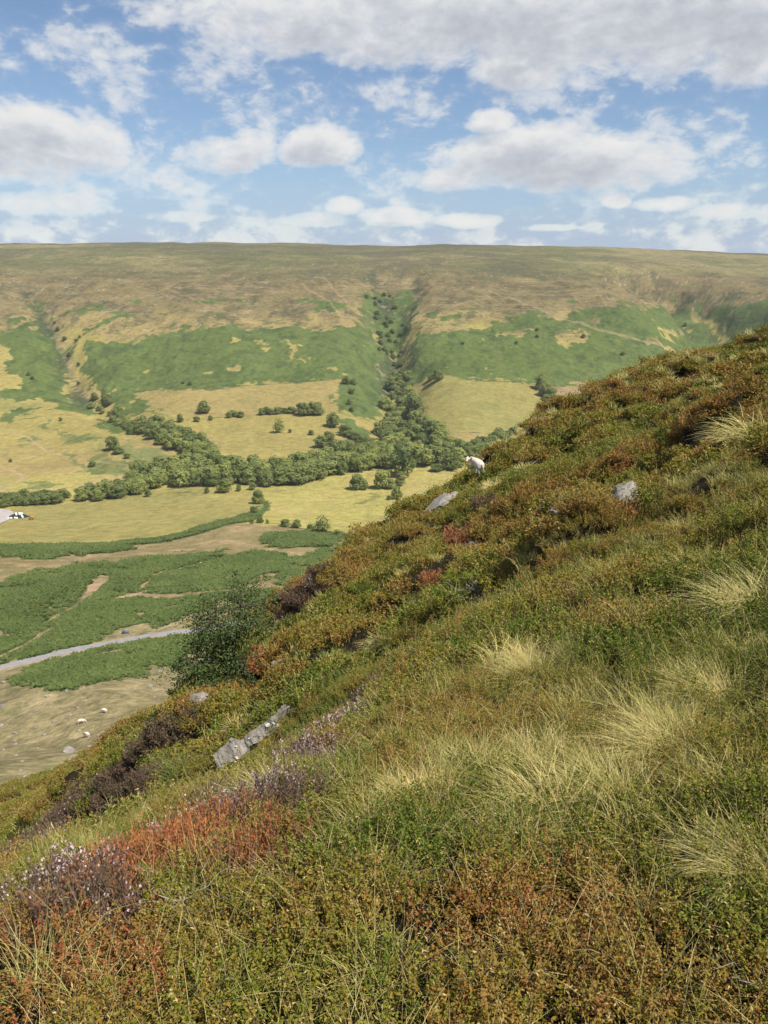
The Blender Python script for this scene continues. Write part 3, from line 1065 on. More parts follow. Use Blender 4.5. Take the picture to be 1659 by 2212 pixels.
def stalk_mesh(name, mat, n=5, h=.55, w=.0022):
    L = Leaves()
    P = disc(n, .12)
    D = np.stack([RNG.normal(0, .28, n), RNG.normal(0, .28, n), np.ones(n)], 1)
    D /= np.linalg.norm(D, axis=1, keepdims=True)
    ln = h * (.6 + .6 * RNG.random(n))
    L.blade(P, D, ln, w * 1.5, .25, 5)
    for i in range(n):
        k = 9
        t = np.linspace(.78, .97, k)
        q = P[i] + D[i] * (ln[i] * t)[:, None]
        q[:, 2] -= (t ** 2) * ln[i] * .10
        L.leaf(q, D[i][None] + RNG.normal(0, .25, (k, 3)), rdir(k), .018 * h / .5, .0045 * h / .5)
    return L.mesh(name, mat)


def plant_mat(name, stops, spread, tone_gain, stem, flower=None, transl=.30, rough=.75, spec=.15):
    """leaf colour from the leaf's own value and the tone of the spot where the plant grows"""
    m, g, bs, out = new_mat(name)
    lv = g.node('ShaderNodeAttribute', attribute_name='lv').outputs['Fac']
    kd = g.node('ShaderNodeAttribute', attribute_name='kd').outputs['Fac']
    tone = g.node('ShaderNodeAttribute', attribute_type='INSTANCER', attribute_name='tone').outputs['Fac']
    otone = g.node('ShaderNodeAttribute', attribute_type='OBJECT', attribute_name='tone').outputs['Fac']
    s = g.math('ADD', g.math('MULTIPLY', lv, spread), g.math('MULTIPLY', g.math('ADD', tone, otone), tone_gain), clamp=True)
    col = g.ramp(s, stops)
    col = g.mix(g.math('COMPARE', kd, 1.0, .4), col, stem)
    dryc = g.ramp(lv, [(0, (.17, .125, .055)), (.5, (.33, .255, .105)), (1, (.48, .39, .18))])
    col = g.mix(g.math('COMPARE', kd, 3.0, .4), col, dryc)
    if flower is not None:
        fc = g.ramp(lv, flower)
        col = g.mix(g.math('COMPARE', kd, 2.0, .4), col, fc)
    g.put(bs.inputs['Base Color'], col)
    bs.inputs['Roughness'].default_value = rough
    bs.inputs['Specular IOR Level'].default_value = spec
    tr = g.node('ShaderNodeBsdfTranslucent')
    g.put(tr.inputs[0], col)
    mx = g.node('ShaderNodeMixShader')
    mx.inputs[0].default_value = transl
    g.l.new(bs.outputs[0], mx.inputs[1])
    g.l.new(tr.outputs[0], mx.inputs[2])
    g.l.new(mx.outputs[0], out.inputs[0])
    return m


M_BIL = plant_mat('bilberry_leaf', [(0, (.068, .118, .011)), (.22, (.135, .160, .016)), (.40, (.205, .172, .024)), (.56, (.235, .145, .028)), (.74, (.240, .105, .030)), (.92, (.27, .080, .040)), (1, (.36, .08, .06))], .44, 1.0, (.11, .075, .04), None, .22)
M_HEA = plant_mat('heather_shoot', [(0, (.075, .080, .036)), (.3, (.115, .085, .052)), (.6, (.155, .098, .068)), (.8, (.28, .115, .050)), (1, (.38, .150, .055))], .45, 1.0, (.16, .13, .115), [(0, (.36, .25, .27)), (.5, (.50, .38, .41)), (1, (.62, .51, .53))], .2)
M_GRA = plant_mat('moor_grass', [(0, (.095, .145, .026)), (.25, (.21, .23, .058)), (.5, (.40, .37, .115)), (.75, (.58, .50, .20)), (1, (.66, .54, .25))], .45, 1.0, (.2, .16, .08), None, .35, .6, .25)


def scatter(name, pos, rotz, scale, idx, tone, protos, tilt=None):
    """one ground-cover object: points that carry plants (geometry nodes)"""
    lib = bpy.data.collections.new(name + '_plants')
    for i, pm in enumerate(protos):
        po = bpy.data.objects.new('%s_plant_%02d' % (name, i), pm)
        lib.objects.link(po)
    me = bpy.data.meshes.new(name)
    me.vertices.add(len(pos))
    me.vertices.foreach_set('co', np.asarray(pos, np.float32).ravel())
    set_val(me, 'tone', tone)
    set_val(me, 'psize', scale)
    rv = me.attributes.new('prot', 'FLOAT_VECTOR', 'POINT')
    if tilt is None:
        tilt = RNG.normal(0, .10, (len(pos), 2))
    rv.data.foreach_set('vector', np.concatenate([tilt, np.asarray(rotz)[:, None]], 1).astype(np.float32).ravel())
    iv = me.attributes.new('pidx', 'INT', 'POINT')
    iv.data.foreach_set('value', np.asarray(idx, np.int32))
    o = obj(name, me)
    ng = bpy.data.node_groups.new(name + '_scatter', 'GeometryNodeTree')
    ng.interface.new_socket('Geometry', in_out='INPUT', socket_type='NodeSocketGeometry')
    ng.interface.new_socket('Geometry', in_out='OUTPUT', socket_type='NodeSocketGeometry')
    g = G(ng)
    gi, go = g.node('NodeGroupInput'), g.node('NodeGroupOutput')
    ci = g.node('GeometryNodeCollectionInfo')
    ci.inputs['Collection'].default_value = lib
    ci.inputs['Separate Children'].default_value = True
    ci.inputs['Reset Children'].default_value = True
    ip = g.node('GeometryNodeInstanceOnPoints')
    ip.inputs['Pick Instance'].default_value = True

    def attr(nm, typ):
        nd = g.node('GeometryNodeInputNamedAttribute', data_type=typ)
        nd.inputs[0].default_value = nm
        return nd.outputs[0]
    g.l.new(gi.outputs[0], ip.inputs['Points'])
    g.l.new(ci.outputs[0], ip.inputs['Instance'])
    g.l.new(attr('pidx', 'INT'), ip.inputs['Instance Index'])
    g.l.new(attr('prot', 'FLOAT_VECTOR'), ip.inputs['Rotation'])
    g.l.new(attr('psize', 'FLOAT'), ip.inputs['Scale'])
    g.l.new(ip.outputs[0], go.inputs[0])
    md = o.modifiers.new('scatter', 'NODES')
    md.node_group = ng
    return o


# ------------------------------------------------------------------ what grows where on the near hill
def spots(lst):
    out = []
    for (px, py, rad, val) in lst:
        p, t = at(px, py, tmax=90)
        out.append((p.x, p.y, rad * (.5 if t < 6 else .62 if t < 12 else .8), val))
    return out


TONE_SPOTS = spots([
    (60, 2110, .5, .6), (250, 2130, .5, .5), (150, 2190, .5, .6), (420, 2080, .4, .4), (1400, 1480, 1.0, -.25), (1560, 1400, .8, -.2), (820, 2150, .3, -.25), (1000, 1900, .4, -.25), (850, 1870, .4, -.2), (1420, 1900, .3, -.2), (1560, 2000, .3, -.25),
    (1400, 850, 6, .34), (1300, 900, 4, .22), (1540, 980, 3, .42), (1450, 1000, 3, .3), (945, 1230, 1.3, .62), (1010, 1160, 2.0, .42), (1080, 1170, 1.6, .36), (580, 1425, 1.6, .52), (870, 1210, 2.0, .34), (800, 1230, 2.4, .3),
    (1380, 1240, 1.6, .32), (1640, 1190, .8, .6), (930, 1330, 1.2, .25), (700, 1390, 2.0, .22), (60, 2080, .35, .42), (250, 2090, .35, .34), (520, 2060, .4, .32), (720, 2000, .35, .42), (900, 1990, .5, .34), (1300, 2000, .45, .30), (1100, 1760, .25, .6), (1240, 1950, .3, .35),
    (1050, 1290, 1.0, .22), (1180, 1060, 3, .2), (640, 1290, 2, .22), (470, 1640, .8, .35), (1270, 1180, 1.5, .45), (850, 1150, 3, .35),
    (600, 1660, 1.3, -.22), (700, 1560, 1.0, -.15), (1220, 985, 3.0, -.12), (900, 1040, 2.5, -.10), (560, 1740, .8, -.15), (950, 1850, .35, -.2), (1300, 1460, 1.2, -.22), (1400, 1400, 1.0, -.2), (950, 2150, .3, -.12), (1150, 2180, .3, -.28), (1480, 2080, .25, -.2), (1300, 2130, .3, -.2),
    (640, 1330, 2.5, .05), (1500, 1330, 2, -.05),
])
GRASS_SPOTS = spots([
    (1450, 1580, .55, 1.0), (1530, 1490, .5, .9), (1300, 1560, .5, .7), (1200, 1650, .5, 1.0), (1330, 1700, .5, .8), (1130, 1780, .35, 1.0), (1000, 1650, .5, .6), (1150, 1440, .55, .9), (1230, 1400, .5, .6), (1640, 1300, .7, .9), (1600, 1420, .5, .8), (1630, 1850, .3, .7), (1560, 1700, .4, .7),
    (1640, 900, 3.0, .9), (1620, 800, 6, .7), (1560, 790, 6, .8), (1480, 800, 5, .6), (1620, 1020, 2.0, .6), (1130, 950, 3.5, .6), (1080, 1040, 2.0, .8), (1000, 1150, 1.6, .6), (1150, 1110, 1.6, .6), (930, 1260, 1.2, .4), (820, 1380, 1.2, .6), (740, 1500, .9, .5), (520, 1560, 1.0, .3), (400, 1640, 1.0, .7), (400, 1720, .8, .6),
    (900, 1730, .35, .9), (780, 1690, .5, .6), (570, 1720, .5, .5), (650, 1480, 2.0, .55), (570, 1520, 1.6, .6), (1420, 1190, 1.2, .4), (1400, 1060, 2.0, .5), (1250, 1110, 2, .5), (1660, 2100, .2, .6), (850, 2050, .25, .4), (30, 1960, .5, .6), (180, 1870, .5, .5), (1290, 860, 3.0, .4), (620, 1560, .8, .35),
])
GREENGRASS = spots([(380, 1650, 1.6, 1), (300, 1800, 1.6, .8), (900, 1300, .8, 1), (720, 1430, 1.0, .8), (640, 1480, 1.6, .6), (1640, 1240, .8, .4), (480, 1700, .8, .5)])
HEATH_SPOTS = spots([
    (300, 1690, 1.5, 1), (250, 1720, 1.5, 1), (330, 1610, 1.2, 1), (270, 1790, 1.0, .8), (380, 1560, .9, .8), (120, 1800, 2, .9), (60, 1850, 2, .9), (150, 1760, 1.6, .7), (420, 1530, .7, .9), (660, 1285, 1.2, .9), (810, 1510, .6, .9), (760, 1590, .55, 1), (690, 1660, .5, .9), 
    (1220, 1090, 1.0, .6), (540, 1790, .6, 1), (440, 1840, .6, 1), (350, 1900, .6, 1), (250, 1930, .5, 1), (110, 1960, .5, 1), (40, 2010, .4, 1), (480, 1760, .5, .6), (620, 1780, .4, .8), (560, 1900, .35, .8), (180, 2020, .35, .9),
])
BLOOM_SPOTS = spots([(760, 1590, .55, 1), (820, 1510, .5, 1), (690, 1660, .4, .8), (540, 1780, .5, 1), (450, 1830, .4, 1), (330, 1870, .5, .7), (110, 1950, .5, 1), (60, 2000, .4, .9), (620, 1750, .5, .8), (230, 1920, .3, .5)])
DEAD_SPOTS = spots([(400, 1880, .55, 1), (500, 1890, .5, 1), (330, 1930, .4, .9), (600, 1880, .35, .7), (20, 2080, .2, .9), (200, 2000, .2, .6), (560, 1850, .35, .6)])


def field(sp, x, y):
    hi = np.zeros(len(x))
    lo = np.zeros(len(x))
    for (sx, sy, rad, val) in sp:
        v = val * np.exp(-((x - sx) ** 2 + (y - sy) ** 2) / (rad * rad))
        hi = np.maximum(hi, v)
        lo = np.minimum(lo, v)
    return hi + lo


def sector(n, r0, r1, az=36):
    a = R(az) * (2 * RNG.random(n) - 1)
    r = np.sqrt(r0 * r0 + (r1 * r1 - r0 * r0) * RNG.random(n))
    return r * np.sin(a), r * np.cos(a)


def slope_tilt(x, y, k=.35):
    e = .25
    gx = (height(x + e, y) - height(x - e, y)) / (2 * e)
    gy = (height(x, y + e) - height(x, y - e)) / (2 * e)
    # euler tilt so that plants lean a little out from the slope
    return np.stack([np.clip(gy, -1, 1) * k + RNG.normal(0, .1, len(x)), -np.clip(gx, -1, 1) * k + RNG.normal(0, .1, len(x))], 1)


_p, _t = at(530, 1620, tmax=60)
SLAB_AT = (_p.x, _p.y - .45)
ZONES = [  # r0, r1, spacing, bilberry(rad, hgt, stems, per, leaf), heather(rad, hgt, stems, per, leaf), grass(rad, length, blades, width)
    (.15, 6.2, .100, (.11, .15, 34, 34, .0100), (.12, .20, 34, 34, .016), (.08, .22, 110, .0024)),
    (4.6, 13., .190, (.20, .18, 40, 22, .021), (.20, .22, 44, 26, .030), (.13, .26, 110, .005)),
    (12., 31., .330, (.34, .24, 44, 14, .050), (.34, .28, 56, 18, .060), (.20, .28, 90, .012)),
    (29., 70., .520, (.55, .30, 52, 12, .085), (.55, .34, 60, 14, .10), (.34, .42, 90, .024)),
]
NVAR = 4
acc = {'bilberry': [], 'heather': [], 'grass': []}
protos = {'bilberry': [], 'heather': [], 'grass': []}
for zi, (r0, r1, sp, B, H, Gs) in enumerate(ZONES):
    for k in range(NVAR):
        protos['bilberry'].append(bilberry_mesh('bilberry_sprigs', *B, M_BIL))
        protos['heather'].append(heather_mesh('heather_sprigs', *H, M_HEA, bloom=[0, 0, .14, .60][k]))
        protos['grass'].append(grass_mesh('grass_tuft', *Gs, M_GRA, droop=.9, spread=.85))
    wide_ = (86, 66, 52, 42)[zi]
    area = R(wide_) * (r1 * r1 - r0 * r0)
    n = int(area / (sp * sp) * 1.15)
    x, y = sector(n, r0, r1, wide_)
    if zi == 0:
        y = y - 1.1
    if r0 > 25:                       # ground out of sight behind the skyline carries no plants
        zz = height(x, y)
        vis = np.ones(n, bool)
        for fr in (.55, .65, .75, .85, .93):
            vis &= (zz + .9 - EYE[2]) > (height(x * fr, y * fr) - EYE[2]) / fr - .10 * np.hypot(x, y) * .18
        x, y = x[vis], y[vis]
        n = len(x)
    z = height(x, y)
    wob = fbm(x, y, 1.6, 3, 71) * .5
    gf = field(GRASS_SPOTS, x, y) * .9 + .30 * fbm(x, y, 3.2, 3, 72) + .28 * fbm(x, y, .6, 2, 73)
    hf = field(HEATH_SPOTS, x, y) * .9 + .22 * fbm(x, y, 3.8, 3, 74) + .2 * fbm(x, y, .7, 2, 75)
    df = field(DEAD_SPOTS, x, y)
    tone = .6 * field(TONE_SPOTS, x, y) + .045 + .36 * (worley(x + fbm(x, y, 1.3, 2, 17) * .35, y + fbm(x, y, 1.3, 2, 18) * .35, 2.3 if zi > 1 else .75, 5 if zi > 1 else 6)[1] - .42) + .10 * fbm(x, y, 2.6, 3, 76) + .16 * fbm(x, y, .4, 2, 78) + RNG.normal(0, .045, n)
    sl = ((x - SLAB_AT[0]) / 1.0) ** 2 + ((y - SLAB_AT[1]) / 1.0) ** 2 < .42
    wd_, wv_ = worley(x + fbm(x, y, 1.3, 2, 17) * .35, y + fbm(x, y, 1.3, 2, 18) * .35, 2.3 if zi > 1 else .75, 5 if zi > 1 else 6)
    gap = (wd_ > (.60, .60, .56, .60)[zi]) & (RNG.random(n) < (.35, .45, .62, .55)[zi])
    kind = np.where(hf > .46, 1, np.where(gf > .50, 2, 0))
    kind = np.where((kind == 2) & (RNG.random(n) < .15), 0, kind)
    kind = np.where((kind == 0) & (RNG.random(n) < (.11, .11, .09, .07)[zi]), 2, kind)
    rot = RNG.random(n) * 2 * math.pi
    siz = .82 + .36 * RNG.random(n)
    tilt = slope_tilt(x, y)
    var = RNG.integers(0, NVAR, n)
    heath_var = np.where(df > .3, RNG.integers(0, 2, n), np.where(field(BLOOM_SPOTS, x, y) > .4, RNG.integers(2, 4, n), RNG.integers(0, 3, n)))
    for kname, kk in (('bilberry', 0), ('heather', 1), ('grass', 2)):
        m = (kind == kk) & ~gap & ~(sl & (np.hypot(x, y) < np.hypot(*SLAB_AT)))
        if kname == 'bilberry':
            tn = np.clip(tone[m], -.18, .50)
            ix = var[m]
        elif kname == 'heather':
            tn = np.clip(.08 + .25 * RNG.random(m.sum()) + df[m] * .75, 0, .85)
            ix = heath_var[m]
        else:
            tn = np.clip(.30 + .38 * sstep(gf[m], .5, .95) + .12 * fbm(x[m], y[m], .9, 2, 79) - .45 * field(GREENGRASS, x[m], y[m]), -.1, .65)
            ix = var[m]
        acc[kname].append((np.stack([x[m], y[m], z[m]], 1), rot[m], siz[m], ix + zi * NVAR, tn, tilt[m]))
LAB = {'bilberry': ('bilberry_carpet', 'low carpet of green and russet bilberry over the near hillside', 'bilberry'),
       'heather': ('heather_carpet', 'dark brown heather spreading in patches over the near hillside', 'heather'),
       'grass': ('moor_grass', 'fine pale moor grass growing through the near hillside', 'grass')}
for kname, parts in acc.items():
    P = [np.concatenate([q[i] for q in parts]) for i in range(6)]
    o = scatter(LAB[kname][0], P[0], P[1], P[2], P[3], P[4], protos[kname], P[5])
    tag(o, LAB[kname][1], LAB[kname][2], kind='stuff')
    print(kname, len(P[0]))
# loose flowering stalks of grass
x, y = sector(480, .8, 14, 60)
keep = fbm(x, y, 2.0, 2, 81) > -.25
x, y = x[keep], y[keep]
st = [stalk_mesh('grass_stalks', M_GRA, 5, .42, .0016), stalk_mesh('grass_stalks', M_GRA, 4, .55, .0018), stalk_mesh('grass_stalks', M_GRA, 6, .36, .0016)]
o = scatter('grass_stalks', np.stack([x, y, height(x, y)], 1), RNG.random(len(x)) * 6.28, (.7 + .5 * RNG.random(len(x))) * np.clip(.75 + np.hypot(x, y) * .02, 0, 1.1), RNG.integers(0, 3, len(x)), np.full(len(x), .45), st)
tag(o, 'thin straw coloured flowering grass stalks standing above the bilberry', 'grass', kind='stuff')

# ------------------------------------------------------------------ single things on the near hill
def empty(name, loc, rz=0.0, sc=1.0):
    o = bpy.data.objects.new(name, None)
    COL.objects.link(o)
    o.location = loc
    o.rotation_euler = (0, 0, rz)
    o.scale = (sc, sc, sc)
    o.empty_display_size = .2
    return o


def up_px(px, py, near=True, drop=0.0):
    p, t = at(px, py, tmax=(90 if near else 6000), tmin=(.5 if near else 60))
    return Vector((p.x, p.y, float(height(np.array([p.x]), np.array([p.y]))[0]) - drop)), t


# grass tussocks that stand out
M_TUS = plant_mat('tussock_grass', [(0, (.16, .20, .05)), (.25, (.36, .35, .11)), (.5, (.56, .50, .19)), (.75, (.68, .58, .26)), (1, (.72, .54, .23))], .5, 1.0, (.2, .16, .08), None, .35, .55, .3)
TUS_MESH = {}


def tussock_mesh(lod, var):
    key = (lod, var)
    if key not in TUS_MESH:
        n, w = ((620, .0042), (480, .0075), (360, .014), (260, .025))[lod]
        TUS_MESH[key] = grass_mesh('tussock', .30, .80, n, w, M_TUS, droop=(.75, 1.2, 1.0)[var], spread=(.55, .95, .75)[var], lean=((0, 0), (-.35, -.15), (-.5, .1))[var], segs=5)
    return TUS_MESH[key]


TUSSOCKS = [  # px, py of the foot, size, variety, tone, label
    (1190, 1790, .62, 1, .22, 'big pale combed grass tussock in the right foreground'),
    (1320, 1740, .55, 2, .12, 'grey green tussock just right of the big pale tussock'),
    (1450, 1640, .60, 2, .16, 'pale tussock leaning left below the upper right tussocks'),
    (1545, 1520, .55, 2, .22, 'straw yellow tussock near the right edge above the foreground grass'),
    (1160, 1480, .60, 1, .12, 'low arching green tussock on the bilberry at right of centre'),
    (1240, 1440, .45, 0, .15, 'small upright tussock beside the low arching green one'),
    (1010, 1700, .45, 1, .18, 'ragged tussock between the purple heather and the big pale tussock'),
    (1120, 1850, .38, 1, .25, 'flattened pale tussock in front of the big pale one'),
    (915, 1760, .40, 2, .42, 'blond flattened tussock left of the big pale grass'),
    (575, 1740, .50, 1, .16, 'small rounded pale tussock below the stone slab'),
    (520, 1590, .85, 0, .50, 'golden upright tussock standing behind the stone slab'),
    (1640, 1330, .9, 1, .16, 'tall drooping tussock at the right edge'),
    (1625, 1900, .40, 2, .20, 'loose tussock low at the right edge of the foreground'),
    (1640, 960, 1.6, 2, .12, 'large combed tussock high on the right edge'),
    (820, 1400, .70, 1, .20, 'arching pale tussock halfway up the hill'),
    (1080, 1060, 1.2, 1, .25, 'pale tussock on the crest just right of the sheep'),
    (395, 1690, 1.2, 0, -.30, 'bright green rush tuft left of the stone slab'),
    (900, 1315, .75, 0, -.32, 'bright green grass tuft in a hollow halfway up the hill'),
    (740, 1440, .70, 1, -.28, 'green ferny tuft right of the hawthorn'),
    (345, 1800, .38, 1, .12, 'pale wispy tussock at the foot of the dark heather bank'),
    (200, 1880, .36, 0, .18, 'wispy tussock at the left behind the heather knoll'),
]
for (px, py, sz, var, tn, lab) in TUSSOCKS:
    p, t = up_px(px, py)
    lod = 0 if t < 5 else 1 if t < 12 else 2 if t < 28 else 3
    o = obj('grass_tussock', tussock_mesh(lod, var))
    o.location = p
    o.rotation_euler = (0, 0, random.uniform(-.5, .5))
    o.scale = (sz * .76, sz * .76, sz * .64)
    o['tone'] = float(tn)
    tag(o, lab, 'tussock', 'grass tussocks on the near hillside')

# heather bushes
HB = {}


def heather_parts(lod, var):
    key = (lod, var)
    if key not in HB:
        st, per, leaf = ((150, 60, .020), (130, 42, .040), (110, 30, .075))[lod]
        L, F = Leaves(), Leaves()
        a = heather_mesh('shoots', .5, .55, st, per, leaf, M_HEA, bloom=0, spread=.75, bare=.12 if var == 2 else 0)
        nf = int(st * per * .50)
        base = disc(nf, .55, .5)
        rr_ = np.hypot(base[:, 0], base[:, 1]) / .62
        base[:, 2] = .50 * np.sqrt(np.clip(1 - rr_ ** 2, .02, 1)) * (.80 + .28 * RNG.random(nf))
        base[:, :2] *= 1.08
        out_ = base * np.array((1, 1, 1.2)) + RNG.normal(0, .12, (nf, 3))
        F.leaf(base, out_, rdir(nf), leaf * .62, leaf * .42, 2.0)
        b = F.mesh('flowers', M_HEA)
        HB[key] = (a, b)
    return HB[key]


BUSHES = [  # px, py, size, tone, flowers, label
    (765, 1625, 85, .05, 1, 'rounded grey brown heather bush with pale purple flowers below centre'),
    (825, 1535, 85, .15, 1, 'purple tipped heather bush above the rounded grey brown one'),
    (690, 1700, 55, .05, 1, 'small flowering heather left of the rounded grey brown bush'),
    (545, 1825, 110, .05, 1, 'mauve flowering heather on top of the foreground knoll'),
    (440, 1870, 75, .05, 1, 'bright mauve heather behind the orange dead heather'),
    (330, 1885, 80, .10, 1, 'faded flowering heather left behind the orange dead heather'),
    (105, 1990, 120, .05, 1, 'pink flowering heather at the left edge of the knoll'),
    (30, 2030, 80, .08, 1, 'sparse pink heather low at the left edge'),
    (620, 1790, 70, .10, 1, 'thin mauve heather right of the foreground knoll top'),
    (400, 1950, 170, .64, 0, 'orange red dead heather in the foreground'),
    (500, 1940, 150, .56, 0, 'rusty dead heather right of the orange red one'),
    (330, 1985, 90, .52, 0, 'small rusty dead heather left of the orange red one'),
    (590, 1920, 100, .30, 0, 'brown red heather at the right end of the dead heather'),
    (30, 2130, 90, .55, 0, 'orange dead heather in the bottom left corner'),
    (660, 1300, 90, .10, 0, 'dark heather bush on the crest above the hawthorn'),
    (905, 1375, 45, .10, 0, 'grey twiggy heather bush halfway up the hill'),
    (975, 1270, 45, .12, 0, 'grey brown heather right of the rust red mound'),
    (1215, 1100, 75, .10, 0, 'dark heather clump left of the pale upper rock'),
    (1060, 1100, 80, .12, 0, 'dark heather beside the flat layered rock'),
    (945, 1260, 70, .34, 0, 'rust red heather mound halfway up the hill'),
    (1015, 1180, 105, .28, 0, 'large orange brown heather mound below the sheep'),
    (575, 1440, 95, .36, 0, 'rust red heather beside the hawthorn'),
    (425, 1550, 60, .06, 0, 'dark round heather bush below the hawthorn'),
]
DARK = [(300, 1640), (330, 1610), (270, 1680), (305, 1700), (250, 1720), (280, 1750), (240, 1770), (300, 1790), (330, 1740), (260, 1810), (350, 1590), (375, 1565), (225, 1800), (340, 1670)]
for (px, py) in DARK:
    BUSHES.append((px, py + 25, random.uniform(75, 115), random.uniform(.02, .12), 0, 'dark brown heather bush on the steep bank at left'))
FAR_DARK = [(130, 1790), (60, 1830), (110, 1830), (20, 1880), (160, 1760), (180, 1720)]
for (px, py) in FAR_DARK:
    BUSHES.append((px, py, random.uniform(45, 80), random.uniform(.02, .12), 0, 'low dark heather clump on the yellow green slope at far left'))
for i, (px, py, wpx, tn, fl, lab) in enumerate(BUSHES):
    p, t = up_px(px, py, drop=.03)
    sz = min(wpx * t / FOC / 1.05, 2.2)
    lod = 0 if t < 7 else 1 if t < 15 else 2
    a, b = heather_parts(lod, (i % 3))
    e = empty('heather_bush', p, random.uniform(0, 6.28), sz)
    e.scale = (sz * 1.05, sz * 1.05, sz * .85)
    c = obj('shoots', a, parent=e)
    c['tone'] = float(tn)
    if fl:
        c = obj('flowers', b, parent=e)
    tag(e, lab, 'heather', 'heather bushes on the near hillside')


# rocks
def rock_mat():
    m, g, bs, out = new_mat('lichened_sandstone')
    tc = g.node('ShaderNodeTexCoord')
    p = tc.outputs['Object']
    n1 = g.noise(p, 3.0, 6, .65)
    n2 = g.noise(p, 13.0, 6, .7)
    c = g.ramp(n1, [(.3, (.14, .125, .108)), (.5, (.24, .218, .19)), (.7, (.33, .305, .27))])
    c = g.mix(g.maprange(n2, .54, .62), c, (.075, .062, .045))
    sp = g.node('ShaderNodeTexVoronoi')
    sp.inputs['Scale'].default_value = 9
    g.put(sp.inputs['Vector'], g.vmath('ADD', p, (5.2, 1.1, 3.3)))
    c = g.mix(g.maprange(g.math('ADD', sp.outputs['Distance'], g.math('MULTIPLY', n2, .22)), .26, .22), c, (.36, .345, .30))
    g.put(bs.inputs['Base Color'], c)
    bs.inputs['Roughness'].default_value = .9
    wv = g.noise(g.vmath('MULTIPLY', p, (2, 2, 14)), 1.0, 5, .6)
    bump(g, bs, g.math('ADD', wv, g.math('MULTIPLY', n2, .6)), .7, .05)
    return m


M_ROCK = rock_mat()
m_, g_, bs_, _ = new_mat('white_lichen')
g_.put(bs_.inputs['Base Color'], g_.ramp(g_.noise(None, 30, 4, .6), [(.35, (.48, .47, .42)), (.6, (.74, .73, .68))]))
M_LICH = m_


def hull_rock(name, dims, seed, n=34, cuts=2):
    rng = np.random.default_rng(seed)
    import bmesh
    bm = bmesh.new()
    pts_ = rng.normal(0, 1, (n, 3))
    pts_ /= np.linalg.norm(pts_, axis=1, keepdims=True)
    pts_ = np.sign(pts_) * np.abs(pts_) ** .75
    pts_ *= np.array(dims)[None] * .5 * (.85 + .25 * rng.random((n, 1)))
    for q in pts_:
        bm.verts.new(q)
    r_ = bmesh.ops.convex_hull(bm, input=bm.verts[:])
    for v in [v for v in bm.verts if not v.link_faces]:
        bm.verts.remove(v)
    if cuts:
        bmesh.ops.subdivide_edges(bm, edges=bm.edges[:], cuts=cuts, use_grid_fill=True)
        k = max(dims)
        for v in bm.verts:
            d = fbm(np.array([v.co.x * 3.1 / k + v.co.z * 2 / k]), np.array([v.co.y * 3.1 / k - v.co.z / k]), .35, 3, seed)[0]
            v.co += v.co.normalized() * d * k * .03
            v.co.z += math.sin(v.co.z / dims[2] * 16) * dims[2] * .012
    me = bpy.data.meshes.new(name)
    bm.to_mesh(me)
    bm.free()
    return me


ROCKS = [  # px, py, dims, yaw, pitch, label
    (945, 1098, (1.5, .8, .30), .45, -.55, 'flat layered pale rock jutting from the crest below the sheep'),
    (972, 1080, (.9, .5, .22), .6, -.3, 'smaller flat stone lying above the layered rock on the crest'),
    (1338, 1100, (.85, .42, .36), .5, -.8, 'pale rounded rock poking out high on the right slope'),
    (1205, 1118, (.28, .2, .14), .3, 0, 'small pale stone beside the dark heather clump'),
    (1020, 1188, (.4, .3, .22), .1, 0, 'dark rock under the orange brown heather mound'),
    (608, 1446, (.50, .35, .24), .2, 0, 'lichen spotted rock under the rust red heather by the hawthorn'),
    (588, 1474, (.32, .25, .22), .7, 0, 'small spotted rock just below the rock by the hawthorn'),
    (428, 1526, (.5, .35, .3), .6, -.6, 'leaning slab of rock at the foot of the hawthorn'),
    (473, 1706, (.36, .2, .12), .2, 0, 'small grey stone lying below the stone slab'),
    (747, 1592, (.18, .15, .26), .5, .2, 'upright dark rock behind the rounded heather bush'),
    (235, 1768, (.35, .3, .4), .5, 0, 'dark rock face showing in the heather bank'),
]
for i, (px, py, dims, yaw, pit, lab) in enumerate(ROCKS):
    p, t = up_px(px, py)
    o = obj('rock', hull_rock('rock', dims, 100 + i), M_ROCK)
    o.location = p + Vector((0, 0, dims[2] * .12 + .10))
    o.rotation_euler = (pit * .35, pit, yaw)
    tag(o, lab, 'rock')


